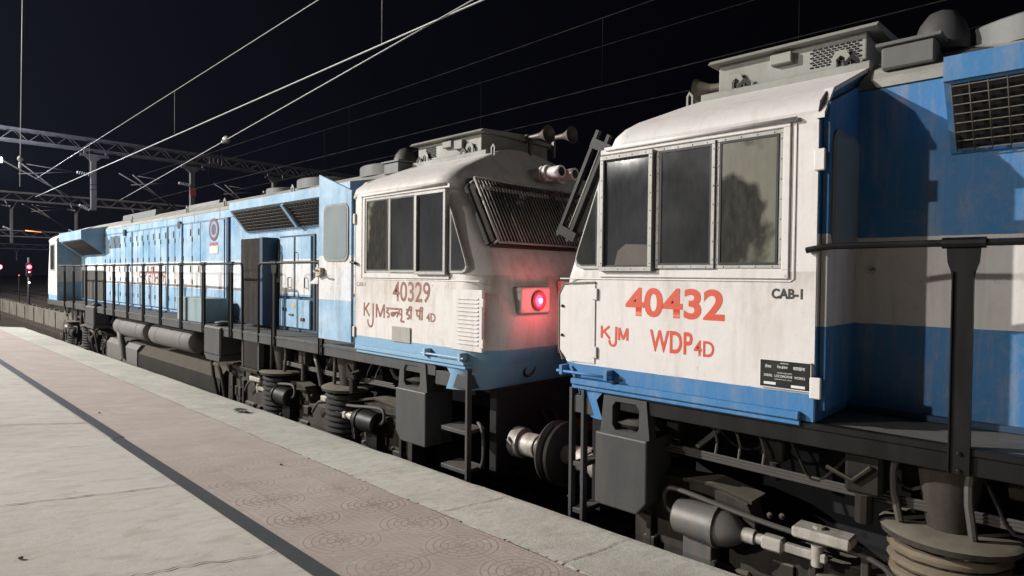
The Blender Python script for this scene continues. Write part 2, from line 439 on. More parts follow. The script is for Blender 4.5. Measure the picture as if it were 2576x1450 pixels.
            for z in (1.27, 1.67): mb = MB(); bx(mb, -.002, .03, .07, .115, z-.04, z+.045, .005); P(mb, "hinge", lo.whitem, h)
    # windscreen and its grille on the sloping front
    def fr(x, z, off=0):   # point on the front slope
        u = .20+(z-2.2)*(.53-.20)/.66
        n = Vector((0, -.894, .447)); return (x, u+n.y*off, z+n.z*off)
    mb = MB()
    for a, b in ((4.30, 5.46), (5.54, 6.70)):
        mb.face([fr(a, 2.27, .012), fr(b, 2.27, .012), fr(b, 2.86, .012), fr(a, 2.86, .012)])
    P(mb, "windscreen", GL[0])
    mb = MB()
    loop = [(4.16, 2.24), (4.16, 2.84), (4.24, 2.93), (6.76, 2.93), (6.84, 2.84), (6.84, 2.24), (4.16, 2.24)]
    mb.tube([fr(x, z, .03) for x, z in loop], .028, 8); mb.tube([fr(5.5, 2.25, .02), fr(5.5, 2.92, .02)], .03, 6)
    P(mb, "windscreen_surround", rub)
    mb = MB(); go = .13 if not near else .16
    for a, b in ((4.20, 5.47), (5.53, 6.80)):
        mb.tube([fr(a, 2.22, go), fr(a, 2.9, go)], .013, 6); mb.tube([fr(b, 2.22, go), fr(b, 2.9, go)], .013, 6)
        mb.tube([fr(a, 2.22, go), fr(b, 2.22, go)], .013, 6); mb.tube([fr(a, 2.9, go), fr(b, 2.9, go)], .013, 6)
        n = 27
        for i in range(1, n): 
            x = a+(b-a)*i/n; mb.tube([fr(x, 2.22, go), fr(x, 2.9, go)], .0065, 5)
        for x in (a, b):
            for z in (2.24, 2.88): mb.tube([fr(x, z, go), fr(x, z, 0)], .011, 6)
    grl = P(mb, "windscreen_grille", plain("grille_steel", (.34, .32, .30), .6, 0, .3, 14, (.12, .10, .08), .5))
    if near:   # heavy box frame of the near engine's grille
        mb = MB()
        for off in (.05, .17):
            for x in (4.13,): mb.prism([(2.17, off), (2.17, off+.03), (3.0, off+.03), (3.0, off)], lambda a, b, d: fr(d, a, b), 4.10, 4.14)
        for z in (2.22, 2.90): mb.prism([(z-.03, .0), (z-.03, .20), (z+.04, .20), (z+.04, .0)], lambda a, b, d: fr(d, a, b), 4.095, 4.145)
        P(mb, "grille_frame", blk)
    # front gable visor
    # twin headlight on the brow
    mb = MB()
    for x in (5.38, 5.62): mb.lathe((x, .66, 3.16), (0, -1, 0), [(-.22, .075), (.10, .075), (.10, .095), (.13, .095), (.13, .08), (.16, .08), (.16, .10), (.19, .10), (.19, .07), (.36, .075), (.36, .06)], 18)
    hl = P(mb, "headlight", lo.whitem)
    for x in (5.38, 5.62): mb = MB(); mb.lathe((x, .66, 3.16), (0, -1, 0), [(.355, .058), (.363, .05)], 18); P(mb, "headlight_lens", GL[0], hl)
    # marker lights
    for sx in (-1, 1):
        x = 5.5+sx*.93; fu = .02
        mb = MB(); mb.box(x-.22, x+.22, fu-.06, fu+.14, 1.56, 1.83, .02, seg=2); b = P(mb, "marker_light", lo.cabm)
        mb = MB(); mb.lathe((x-sx*0+.03, fu-.06, 1.69), (0, -1, 0), [(-.01, .10), (.02, .10), (.03, .085), (.03, .07), (0.01, .07)], 24); P(mb, "lamp_bezel", redbez, b)
        lit = (not near) and sx < 0
        mb = MB(); mb.lathe((x+.03, fu-.055, 1.69), (0, -1, 0), [(0, .068), (.02, .06), (.032, .035), (.036, .001)], 20)
        P(mb, "lamp_lens", redp if lit else GL[0], b, "glowing red lens" if lit else None)
        if lit:
            mb = MB(); mb.lathe((x+.03, fu-.093, 1.69), (0, -1, 0), [(0, .022), (.006, .001)], 14); P(mb, "lamp_bulb", redcore, b)
    # nose door and ledges
    mb = MB(); mb.box(5.0, 6.0, -.012, .05, 1.1, 1.9, .01); nd_ = P(mb, "nose_door", lo.cabm)
    mb = MB(); mb.box(5.06, 5.10, -.03, 0, 1.45, 1.6, .005); P(mb, "handle", blk, nd_)
    # nose dents: jumper sockets low on the apron
    for x in (4.75, 6.25): mb = MB(); mb.lathe((x, .26, .96), (0, -1, -.2), [(0, .09), (.08, .09), (.09, .075), (.06, .07)], 16); P(mb, "jumper_socket", und)
    # ---------------- cab roof fittings
    zt = 3.42; zb = zt-.02
    mb = MB(); mb.prism([(1.06, zb), (2.16, zb), (2.16, 3.66), (1.06, 3.66)], fx, 4.92, 6.08); ac = P(mb, "roof_unit", acm, bev=.01)
    mb = MB(); mb.prism([(4.84, 3.655), (4.88, 3.69), (5.5, 3.73), (6.12, 3.69), (6.16, 3.655)], fy, 1.0, 2.24); P(mb, "roof_unit_lid", acm, ac)
    mb = MB(); mb.box(4.86, 4.95, .93, 2.2, zb-.05, zb+.03, .008); P(mb, "mounting_rail", acm, ac)
    for u in (1.22, 2.0):
        mb = MB()
        prof = [(u-.06, zb), (u-.06, zb+.10), (u-.035, zb+.15), (u+.035, zb+.15), (u+.06, zb+.10), (u+.06, zb), (u+.03, zb), (u+.03, zb+.09), (u, zb+.115), (u-.03, zb+.09), (u-.03, zb)]
        mb.prism(prof, fx, 4.885, 4.90); P(mb, "lifting_eye", acm, ac)
    for u in (1.30, 2.08):
        mb = MB()
        prof = [(u-.05, zb), (u-.05, zb+.05), (u, zb+.10), (u+.05, zb+.05), (u+.05, zb), (u+.025, zb), (u+.025, zb+.04), (u, zb+.065), (u-.025, zb+.04), (u-.025, zb)]
        mb.prism(prof, fx, 4.862, 4.872); P(mb, "lifting_lug", blk, ac)
    for q in ((1.5, 1.66, 3.545, 3.625), (1.32, 1.46, 3.50, 3.61))[:1 if near else 2]:
        mb = MB(); mb.box(4.865, 4.93, *q, .006); P(mb, "junction_box", acm, ac)
    mb = MB()
    g0, g1 = (1.78, 2.12) if near else (1.82, 2.0)
    for i in range(8):
        z = 3.47+i*.018
        for k in range(9):
            u = g0+(g1-g0)*(k+.5*(i % 2))/9; mb.box(4.914, 4.922, u, u+.024, z, z+.010)
    P(mb, "vent_slots", dark, ac)
    # horns
    for (x, u, z, dirn) in (((4.98, .96, 3.50, -1), (5.5, .9, 3.55, -1)) if near else ((5.63, .80, 3.70, -1), (6.07, .80, 3.77, -1))):
        mb = MB(); mb.lathe((x, u+.18, z), (0, dirn, 0), [(-.06, .05), (0, .05), (.0, .03), (.10, .034), (.18, .042), (.24, .062), (.28, .095), (.30, .112), (.30, .106), (.27, .085), (.2, .05), (.1, .02)], 20)
        mb.box(x-.02, x+.02, u+.14, u+.18, z-.26, z-.03, .004); hn = P(mb, "air_horn", plain("horn_cream", (.13, .11, .09), .5, .2, .2, 9, (.16, .14, .11), .6))
    mb = MB(); mb.prism([(.87+a*0, 0), (.87, 0)], fx, 0, 0) if 0 else None
    prof = [(.80, 3.34), (.80, 3.44), (.825, 3.48), (.86, 3.44), (.86, 3.34), (.845, 3.34), (.845, 3.43), (.825, 3.455), (.815, 3.43), (.815, 3.34)]
    mb.prism(prof, fx, 4.86, 4.875); P(mb, "lifting_loop", acm)
    # rear wall of the cab in hood colours, with its door
    mb = MB(); mb.prism([(4.005, 1.03), (4.005, 2.9), (4.17, 3.06), (5.0, 3.39), (5.5, 3.5), (6.0, 3.39), (6.83, 3.06), (6.995, 2.9), (6.995, 1.03)], fy, REAR-.02, REAR+.006)
    P(mb, "cab_rear_wall", lo.hoodm)
    mb = MB(); pts = [(3.985, 2.90), (4.15, 3.085), (4.98, 3.425), (5.5, 3.53), (6.02, 3.425), (6.85, 3.085), (7.015, 2.90)]
    for (a, b), (c, d) in zip(pts, pts[1:]): mb.prism([(a, b-.03), (a, b), (c, d), (c, d-.03)], fy, REAR-.02, REAR+.035)
    P(mb, "roof_drip_edge", lo.whitem)
    def door_mesh(hinged_open, sx):
        """door outline w (across, 0 at the outer hinge) by z"""
        return [(.02, 1.10), (.02, 2.96), (.68, 3.235), (.68, 1.10)]
    for sx in (-1, 1):
        opened = (not near) and sx < 0
        if opened: mp = lambda a, b, d: (4.0-d, REAR+.01+a, b)
        else: mp = lambda a, b, d: (5.5+sx*(1.47-a), REAR+.012+d, b)
        mb = MB(); o = [(.02, 1.10), (.02, 2.97), (.72, 3.24), (.72, 1.10)]
        mb.prism(o, mp, 0, .035); dr = P(mb, "cab_door", lo.hoodm, None, "cab door swung wide open" if opened else None)
        def rr(a0, a1, b0, b1, r, n=5):
            q = []
            for cx, cz, t in ((a1-r, b1-r, 0), (a0+r, b1-r, 90), (a0+r, b0+r, 180), (a1-r, b0+r, 270)):
                for i in range(n+1): an = math.radians(t+90*i/n); q.append((cx+r*math.cos(an), cz+r*math.sin(an)))
            return q
        mb = MB(); mb.prism(rr(.07, .60, 2.10, 2.83, .10), mp, .03, .046); P(mb, "window_surround", lo.hoodm if 0 else plain("door_window_rim", (.24, .25, .24), .6), dr)
        mb = MB(); mb.prism(rr(.10, .57, 2.14, 2.80, .08), mp, .03, .049); P(mb, "window_pane", GLD, dr)
        mb = MB(); mb.prism([(.60, 1.93), (.60, 2.02), (.71, 2.03), (.71, 1.90)], mp, .034, .09)
        p = [mp(.66, 1.985, .09), mp(.66, 1.985, .14), mp(.62, 1.965, .15), mp(.50, 1.95, .14)]; mb.tube(p, .013, 6, smooth=1)
        P(mb, "door_handle", plain("handle_cream", (.5, .45, .38), .6, 0, .2, 15), dr)
    for z in (1.24, 2.62): mb = MB(); mb.box(3.978, 4.0, REAR-.02, REAR+.045, z-.065, z+.065, .006); P(mb, "door_hinge", lo.whitem)
    # ---------------- hood
    END = 17.5
    HX = 4.62; hw = 5.5-HX
    prof = [(HX, 1.02), (HX, 3.15), (HX+.05, 3.22), (HX+.40, 3.42), (5.5, 3.48), (11-HX-.40, 3.42), (11-HX-.05, 3.22), (11-HX, 3.15), (11-HX, 1.02)]
    mb = MB(); mb.prism(prof, fy, REAR+.0065, END); hood = P(mb, "hood", lo.hoodm)
    mb = MB()
    rp = [(HX-.014, 3.14), (HX-.014, 3.156), (HX+.045, 3.232), (HX+.395, 3.432), (5.5, 3.492), (11-HX-.395, 3.432), (11-HX-.045, 3.232), (11-HX+.014, 3.156), (11-HX+.014, 3.14)]
    for (a, b), (c, d) in zip(rp[1:-1], rp[2:-1]): mb.face([(a, REAR+.04, b), (c, REAR+.04, d), (c, END-.01, d), (a, END-.01, b)])
    P(mb, "hood_roof", roofg)
    # roof curb panels
    for sx in (-1, 1):
        us = [6.35, 7.4, 8.6, 9.25, 10.15, 11.1, 12.0, 13.0, 14.0, 14.9]
        for a, b in zip(us, us[1:]):
            X = 5.5+sx*(hw+.012); mb = MB(); mb.box(min(X, X-sx*.03), max(X, X-sx*.03), a+.008, b-.008, 3.0, 3.155, .006); P(mb, "roof_curb_panel", lo.bluem)
        for u in (7.4, 9.25, 12.9, 4.9):
            mb = MB()
            X = 5.5+sx*(hw-.08); prof2 = [(u-.05, 3.24), (u-.05, 3.36), (u, 3.42), (u+.05, 3.36), (u+.05, 3.24), (u+.025, 3.24), (u+.025, 3.34), (u, 3.37), (u-.025, 3.34), (u-.025, 3.24)]
            mb.prism(prof2, fx, X-.01, X+.01); P(mb, "lifting_lug", acm)
        for u in (9.33, 13.05): X = 5.5+sx*(hw+.06); mb = MB(); mb.cyl((X-sx*.07, u, 2.98), (X, u, 2.98), .085, 16); P(mb, "jacking_eye", gry)
    # radiator / grid cowls
    for sx in (-1, 1):
        def cw(a, b, d): return (5.5+sx*(5.5-a), d, b)
        for (a, b, xo, zt_, z1, z0, cname) in ((2.72, 6.28, 4.30, 3.18, 3.04, 2.66, "radiator_cowl"), (14.9, 17.45, 4.05, 3.12, 2.86, 2.42, "blower_cowl")):
            mb = MB(); mb.prism([(HX+.07, 3.26), (xo, zt_), (xo, z1), (xo+.02, z1), (HX-.02, z0+.012), (HX+.03, z0)], cw, a, b); cwl = P(mb, cname, lo.bluem)
            # underside opening with mesh
            e = .035
            mb = MB()
            def sl(u, t, off): # point on sloping underside, t 0 top..1 bottom
                x = xo+.02+(HX-.02-xo-.02)*t; z = z1+(z0+.012-z1)*t; n = Vector((-(z1-z0), 0, -(HX-xo))).normalized()
                return cw(x+n.x*off, z+n.z*off, u)
            mb.face([sl(a+e, .04, .003), sl(b-e, .04, .003), sl(b-e, .93, .003), sl(a+e, .93, .003)]); P(mb, "opening", dark, cwl)
            mb = MB(); nv = int((b-a)/.085)
            for i in range(nv+1): 
                u = a+e+(b-a-2*e)*i/nv; mb.tube([sl(u, .03, .02), sl(u, .95, .02)], .004, 4)
            for k in range(8): mb.tube([sl(a+e, .05+.125*k, .02), sl(b-e, .05+.125*k, .02)], .004, 4)
            P(mb, "wire_mesh", meshm, cwl)
            mb = MB(); mid = (a+b)/2-.02 if cname[0] == 'r' else b-.3
            mb.prism([(0, 0)], fx, 0, 0) if 0 else None
            A = [sl(mid-.035, .02, .05), sl(mid+.035, .02, .05), sl(mid+.035, .9, .05), sl(mid-.035, .9, .05)]; B = [sl(mid-.035, .02, 0), sl(mid+.035, .02, 0), sl(mid+.035, .9, 0), sl(mid-.035, .9, 0)]
            a4, b4 = mb.verts(A), mb.verts(B); mb.bm.faces.new(a4)
            for i in range(4): mb.bm.faces.new((a4[i], a4[(i+1) % 4], b4[(i+1) % 4], b4[i]))
            P(mb, "cowl_strut", lo.bluem, cwl)
    # hood side furniture, platform side and far side alike
    for sx in (-1, 1):
        def bx(mb, d0, d1, *a):
            xa, xb = 5.5+sx*(hw+d0), 5.5+sx*(hw+d1); mb.box(min(xa, xb), max(xa, xb), *a)
        # electrical cupboard
        mb = MB(); bx(mb, -.02, .02, 4.07, 5.12, 1.02, 2.56, .005); cp = P(mb, "cupboard", dkblue)
        for a, b in ((4.14, 4.585), (4.63, 5.06)):
            mb = MB(); bx(mb, .005, .045, a, b, 1.575, 2.53, .008); d = P(mb, "cupboard_door", lo.hoodm, cp)
        for a, b in ((4.14, 4.585), (4.63, 5.06)):
            for z, u in ((2.20, b-.05), (1.80, a+.10)):
                mb = MB(); X0, X1 = 5.5+sx*(hw+.04), 5.5+sx*(hw+.085)
                mb.tube([(X0, u, z-.08), (X1, u, z-.08), (X1, u, z+.08), (X0, u, z+.08)], .009, 6); P(mb, "door_handle", gry, cp)

        mb = MB(); bx(mb, .005, .06, 4.14, 5.06, 1.075, 1.53, .012); lb = P(mb, "battery_box", lo.bluem, cp)
        for u, z, w, h in ((4.28, 1.20, .10, .05), (4.82, 1.33, .10, .06), (4.6, 1.27, .13, .025)): mb = MB(); bx(mb, .05, .08, u, u+w, z, z+h, .006); P(mb, "battery_box_latch", gry, cp)
        for q in ((4.56, 4.66, 1.40, 1.47), (4.36, 4.42, 1.19, 1.26)): mb = MB(); bx(mb, .058, .064, *q); P(mb, "notice_plate", yell, cp)
        mb = MB(); bx(mb, -.01, .01, 5.38-.12, 5.43-.02, 2.2, 2.33); P(mb, "notice_plate", yell)
        # vents either side of the cupboard
        for a, b in ((3.72, 4.06), (5.13, 5.28)):
            mb = MB(); bx(mb, -.01, .006, a, b, 1.06, 1.80); P(mb, "vent_panel", louv)
            mb = MB(); xa, xb = 5.5+sx*(hw+.0), 5.5+sx*(hw+.11)
            mb.prism([(xa, 1.90), (xb, 1.80), (xb, 1.79), (xa, 1.80)], fy, a, b); P(mb, "vent_hood", lo.whitem)
        # accordion louvre cabinet
        mb = MB(); n = 16; a, b = 5.30, 5.98
        xo = 5.5+sx*(5.5-4.36); xi = 5.5+sx*hw
        pr = []
        for i in range(n): 
            u = a+(b-a)*i/n; pr += [(xo, u+.004), (xo-sx*.0, u+.022), (xo-sx*.03, u+.030), (xo-sx*.03, u+.040)]
        pr = [(xi, a)]+pr+[(xi, b)]
        mb.prism(pr, fz, 1.08, 2.53); P(mb, "louvre_cabinet", louv)
        mb = MB(); mb.box(min(xo, xi), max(xo, xi), 5.20, 5.30, 1.08, 2.54, .006); P(mb, "cabinet_side", dkblue)
        # walkway cabinet
        mb = MB(); bx(mb, .12, .55, 6.78, 7.98, 1.025, 1.47, .01); P(mb, "walkway_cabinet", boxteal)
        # pilasters and door gaps
        mb = MB()
        for u in (7.03, ): bx(mb, -.005, .035, u-.05, u+.05, 1.02, 3.0, .005)
        P(mb, "pilaster", dkblue)
        mb = MB()
        for u in (9.25, ): bx(mb, -.005, .05, u-.045, u+.045, 1.02, 3.0, .005)
        P(mb, "pilaster", lo.bluem)
        for u in (10.08, 12.53):
            mb = MB(); bx(mb, -.005, .012, u-.045, u+.045, 1.05, 2.98); P(mb, "door_gap", dkblue)
        mb = MB(); bx(mb, -.005, .006, 7.2, 14.85, 1.10, 2.985); P(mb, "door_gap_backing", dkblue)  # dark backing added to darken the gaps between the doors
        # engine compartment doors
        us = [7.20, 8.30, 8.72, 9.20, None, 9.30, 9.66, 10.03, None, 10.13, 10.52, 10.9, 11.3, 11.7, 12.1, 12.48, None, 12.58, 13.05, 13.5, 13.95, 14.4, 14.85]
        k = 0
        for a, b in zip(us, us[1:]):
            if a is None or b is None: continue
            mb = MB(); bx(mb, -.005, .018, a+.012, b-.012, 1.12, 2.975, .006); dd = P(mb, "engine_door", lo.hoodm)
            if b-a < .7 and sx < 0:
                for z in (1.35, 1.75, 2.25, 2.65): mb = MB(); bx(mb, .014, .034, b-.035, b-.005, z-.05, z+.05, .004); P(mb, "hinge", rust if k % 2 else gry, dd)
                for z in (1.95, 2.72): mb = MB(); bx(mb, .016, .03, a+.05, a+.085, z, z+.14, .004); P(mb, "latch", gry, dd)
            k += 1
        mb = MB()
        for i in range(14): bx(mb, .018, .026, 13.5+.05, 14.35, 2.60+i*.024, 2.612+i*.024)
        P(mb, "small_louvre", gry)
        mb = MB(); bx(mb, -.005, .03, 14.97, 17.3, 1.1, 1.98, .005); P(mb, "lower_radiator_panel", louv)
        # kick strip
        mb = MB(); bx(mb, -.01, .03, 2.2, END-.05, 1.02, 1.06, .004); P(mb, "kick_strip", dkblue)
    # fan drums
    for uc in (3.18, 4.95, 6.4):
        r = .62 if uc < 6 else .45
        mb = MB(); mb.lathe((5.5, uc, 3.38), (0, 0, 1), [(0, r), (.155, r), (.165, r-.01), (.165, r-.06), (.05, r-.07)], 40); fd = P(mb, "fan_drum", fanm)
        mb = MB()
        for i in range(10):
            y = uc-r+.06+(2*r-.12)*i/9; h = math.sqrt(max(0, (r-.05)**2-(y-uc)**2)); mb.tube([(5.5-h, y, 3.54), (5.5+h, y, 3.54)], .006, 4)
        P(mb, "fan_guard", gry, fd)
    mb = MB(); mb.prism([(HX+.55, 3.42), (HX+.6, 3.56), (11-HX-.6, 3.56), (11-HX-.55, 3.42)], fy, 8.9, 10.6); P(mb, "exhaust_hatch", fanm)
    mb = MB(); mb.prism([(4.95, 3.40), (4.97, 3.56), (6.03, 3.56), (6.05, 3.40)], fy, 12.0, 14.6); P(mb, "roof_hatch", fanm)
    mb = MB()
    # small equipment and a dome just behind the cab
    mb.box(4.72, 5.0, 2.30, 2.60, 3.30, 3.45, .01); mb.box(4.70, 5.02, 2.27, 2.64, 3.45, 3.475, .004)
    P(mb, "roof_equipment_box", fanm)
    mb = MB(); mb.lathe((5.05, 2.58, 3.42), (0, 0, 1), [(0, .17), (.1, .165), (.2, .13), (.27, .08), (.30, .01)], 20); P(mb, "antenna_dome", domem)
    # ---------------- far cab
    mb = MB(); prev = None
    R2, L2 = 17.5, 1.12
    for z, w, uf, R in CABZ:
        cur = mb.verts([(5.5+x, R2+L2+.35-u*.9, z) for x, u in outline(w, uf*.6, R, (L2+.35)/.9)])
        n = len(cur)
        if prev:
            for i in range(n):
                f = mb.bm.faces.new((prev[i], prev[(i+1) % n], cur[(i+1) % n], cur[i])); f.smooth = i < n-1
        prev = cur
    mb.bm.faces.new(prev); P(mb, "rear_cab", lo.cabm, wn=True)
    mb = MB(); mb.prism([(4.005, 1.03), (4.005, 2.9), (4.17, 3.06), (5.0, 3.39), (5.5, 3.5), (6.0, 3.39), (6.83, 3.06), (6.995, 2.9), (6.995, 1.03)], fy, R2-.01, R2+.02); P(mb, "rear_cab_wall", lo.hoodm)
    for sx in (-1, 1):
        X = 5.5+sx*1.5; mb = MB(); mb.box(min(X, X+sx*.012), max(X, X+sx*.012), R2+.25, R2+.85, 1.95, 2.82, .003); w_ = P(mb, "rear_cab_window", alum)
        mb = MB(); mb.box(min(X, X+sx*.016), max(X, X+sx*.016), R2+.30, R2+.80, 2.0, 2.77); P(mb, "window_pane", GL[0], w_)
        mb = MB(); xx = 5.5+sx*.93; mb.box(xx-.2, xx+.2, R2-.02, R2-.014, 2.1, 2.75); P(mb, "rear_wall_window", GLD)
    # ---------------- deck and underframe
    mb = MB(); mb.box(4.02, 6.98, .55, END+1.3, .985, 1.018); P(mb, "walkway_deck", deckm)
    for sx in (-1, 1):
        def bx(mb, d0, d1, *a):
            xa, xb = 5.5+sx*(1.5+d0), 5.5+sx*(1.5+d1); mb.box(min(xa, xb), max(xa, xb), *a)
        mb = MB(); bx(mb, -.10, -.004, .75, END+1.3, .88, .984, .005); bx(mb, -.06, .004, .75, END+1.3, .984, 1.024, .004); P(mb, "sill_beam", gry if not near else blk)
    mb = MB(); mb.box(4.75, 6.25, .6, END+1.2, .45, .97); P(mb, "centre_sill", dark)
    # rails and posts
    posts = [2.88, 4.11, 5.50, 6.57, 7.58, 8.65, 9.66, 10.70, 11.73, 12.45, 13.20, 14.15, 15.46, 16.5]
    for sx in (-1, 1):
        X = 5.5+sx*1.5
        mb = MB(); mb.tube([(X+sx*.03, REAR-.05, 2.075), (X+sx*.02, REAR+.06, 2.095), (X, REAR+.15, 2.10), (X, 4.47, 2.10), (X, 4.55, 2.08), (X, 4.57, 2.0), (X, 4.57, .98), (X+sx*-.02, 4.60, .80)], .019, 8, smooth=1)
        P(mb, "handrail", blk)
        mb = MB(); mb.tube([(X-sx*.02, 5.09, .80), (X, 5.10, .98), (X, 5.10, 2.0), (X, 5.12, 2.08), (X, 5.2, 2.10), (X, 17.2, 2.10)], .019, 8, smooth=1)
        P(mb, "handrail", blk)
        for u in posts:
            mb = MB()
            pr = [(u-.075, 2.085), (u-.07, 2.0), (u-.055, 1.95), (u-.045, 1.88), (u-.045, .88), (u+.045, .88), (u+.045, 1.88), (u+.055, 1.95), (u+.07, 2.0), (u+.075, 2.085)]
            mb.prism(pr, fx, X-.006, X+.006)
            for du in (-.045, .045): mb.box(X-.018, X+.018, u+du-.003, u+du+.003, .88, 1.95)
            mb.cyl((X, u-.095, 2.10), (X, u+.095, 2.10), .030, 10)
            for z in (.90, .99): mb.lathe((X+sx*.006, u, z), (sx, 0, 0), [(0, .012), (.012, .012), (.014, .004)], 6)
            P(mb, "railing_post", blk)
    # bracket with hole and hanging box under the cab corner
    ca, cb = ((.62, .98) if near else (.90, 1.28))
    for sx in (-1, 1):
        X = 5.5+sx*1.5; o = lambda d: X+sx*d
        mb = MB(); zt = .985
        outer = [(ca-.02, zt), (ca-.06+.02, .74), (ca-.05, .70), (cb+.02, .70), (cb+.02, .74), (cb, zt)]
        # frame around the hole
        h0, h1 = ca+.07, cb-.05
        for q in ([(ca-.01, zt), (ca-.04, .70), (h0, .70), (h0, zt)], [(h1, zt), (h1, .70), (cb+.04, .70), (cb+.01, zt)], [(h0, .70), (h0, .73), (h1, .73), (h1, .70)], [(h0, .95), (h0, zt), (h1, zt), (h1, .95)],
                  [(h0, .73), (h0, .77), (h0+.03, .73)], [(h1, .73), (h1-.03, .73), (h1, .77)], [(h0, .95), (h0+.03, .95), (h0, .91)], [(h1, .95), (h1, .91), (h1-.03, .95)]):
            mb.prism(q, fx, o(-.08), o(.012))
        br = P(mb, "box_bracket", gry)
        mb = MB(); mb.prism([(ca-.06, .70), (cb+.04, .70), (cb+.04, .24), (cb-.04, .14), (ca-.06, .14)], fx, o(-.32), o(.05)); P(mb, "hanging_box", gry, bev=.012)
        mb = MB(); mb.lathe(((o(-.09)), (h0+h1)/2+.02, .74), (0, 0, 1), [(0, .01), (0, .05), (.03, .10), (.05, .13), (.05, .12), (.07, .05)], 14); P(mb, "filler_cap", gry, br)
        # step ladder at the nose
        la, lb = ((.28, .40) if near else (.30, .66))
        mb = MB()
        for u in ((la, lb) if near else (la,)): mb.box(min(o(-.05), o(.01)), max(o(-.05), o(.01)), u-.015, u+.015, -.55, 1.0, .003)
        mb.box(min(o(-.3), o(-.01)), max(o(-.3), o(-.01)), la, lb+.1, .80, .94, .004)
        for z in (.36, -.02, -.42): mb.box(min(o(-.26), o(.0)), max(o(-.26), o(.0)), la+.02, lb, z, z+.04, .004)
        P(mb, "step_ladder", gry)
    # headstock, buffers, coupler
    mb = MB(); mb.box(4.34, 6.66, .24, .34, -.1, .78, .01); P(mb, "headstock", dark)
    hb = .27 if near else .14
    for sx in (-1, 1):
        x = 5.5+sx*.98
        mb = MB(); mb.lathe((x, hb, .25), (0, -1, 0), [(0, .15), (.1, .15), (.1, .115), (.28, .115), (.28, .10), (.34, .10)], 22); bf = P(mb, "buffer", buffm)
        mb = MB(); mb.lathe((x, hb-.34, .25), (0, -1, 0), [(0, .085), (.14, .085)], 18); P(mb, "plunger", buffm, bf)
        mb = MB(); mb.lathe((x, hb-.46, .25), (0, -1, 0), [(0, .10), (.0, .29), (.022, .30), (.05, .27), (.062, .12), (.065, .01)], 28); P(mb, "buffer_plate", buffd, bf)
    mb = MB(); mb.box(5.35, 5.65, -.15, .5, -.02, .30, .04); P(mb, "coupler", und)
    for k, x in enumerate((5.0, 5.15, 5.9)):
        mb = MB(); mb.tube([(x, .42, .5), (x, .2, .46), (x, .05, .2), (x+.02, .0, -.1), (x, .1, -.3)], .025, 8, smooth=2); P(mb, "air_hose", blk)
    mb = MB()
    for x in (4.2, ): mb.tube([(x, .35, .45), (x-.02, .27, .40), (x-.02, .25, .1), (x, .33, -.02)], .017, 8, smooth=2)
    P(mb, "grab_loop", gry)
    # ---------------- bogies
    for bi, uc in enumerate(((3.75 if not near else 3.1), 15.6)):
        for sx in (-1, 1):
            X = 5.5+sx*1.18; o = lambda d: X+sx*d
            prof = [(-2.35, -.42), (-2.35, .28), (-2.25, .37), (-1.75, .40), (-1.45, .33), (-1.35, .12), (-.2, .12), (-.05, .33), (.1, .36), (.9, .36), (1.15, .22), (1.4, .12), (1.7, .40), (2.2, .42), (2.38, .30), (2.42, -.42), (2.1, -.5), (1.9, -.25), (1.2, -.25), (1.0, -.5), (.4, -.5), (.2, -.25), (-.4, -.25), (-.6, -.5), (-1.1, -.5), (-1.3, -.25), (-1.9, -.25), (-2.05, -.5)]
            mb = MB(); mb.prism([(uc+a, b) for a, b in prof], fx, o(-.10), o(.08))
            mb.prism([(uc+a, b) for a, b in ((-2.35, .36), (-1.7, .41), (-1.4, .35), (-1.4, .375), (-1.7, .435), (-2.35, .385))], fx, o(-.12), o(.12))
            rg = random.Random(bi*7+(3 if near else 11))
            for a in (-2.2, -1.85, -1.0, -.7, .3, .55, 1.0, 1.75, 2.15):   # ribs and lugs cast with the frame
                mb.box(min(o(.07), o(.13)), max(o(.07), o(.13)), uc+a-.025, uc+a+.025, -.2, rg.uniform(.08, .3), .008)
            for k in range(46):
                a = rg.uniform(-2.3, 2.35); b = rg.uniform(-.2, .32); q = rg.random()
                if q < .6: mb.lathe((o(.078), uc+a, b), (sx, 0, 0), [(0, .022), (.016, .022), (.018, .012), (.03, .011)], 6)
                else:
                    h, w2 = rg.uniform(.03, .08), rg.uniform(.03, .11); mb.box(min(o(.07), o(.07+rg.uniform(.03, .09))), max(o(.07), o(.11)), uc+a-w2, uc+a+w2, b-h, b+h, .008)
            bg = P(mb, "bogie_frame", bogm, bev=.012)
            for k in range(9):   # slack cables and air pipes hanging from the sill
                a = uc-2.2+k*.52+rg.uniform(-.1, .1); L2 = rg.uniform(.25, .7); d = rg.uniform(-.05, .10); lo_ = rg.uniform(.45, .68)
                mb = MB(); mb.tube([(o(d), a, .89), (o(d+.01), a+.05, .80), (o(d+.03), a+L2*.5, lo_), (o(d), a+L2, .78), (o(d-.03), a+L2+.06, .9)], rg.choice((.011, .016, .022)), 6, smooth=2); P(mb, "cable", blk if k % 3 else copper, bg)
            for k in range(6):
                a = uc-2.0+k*.72+rg.uniform(-.1, .1); mb = MB(); w2 = rg.uniform(.05, .12); mb.box(min(o(-.12), o(.02)), max(o(-.12), o(.02)), a-w2, a+w2, rg.uniform(.62, .74), .9, .012)
                for q in range(3): mb.lathe((o(.02), a-w2*.6+q*w2*.6, .8), (sx, 0, 0), [(0, .014), (.012, .014), (.014, .006)], 6)
                mb.cyl((o(-.02), a, .64), (o(-.02), a, .52), .035, 10); P(mb, "pipe_bracket", und, bg)
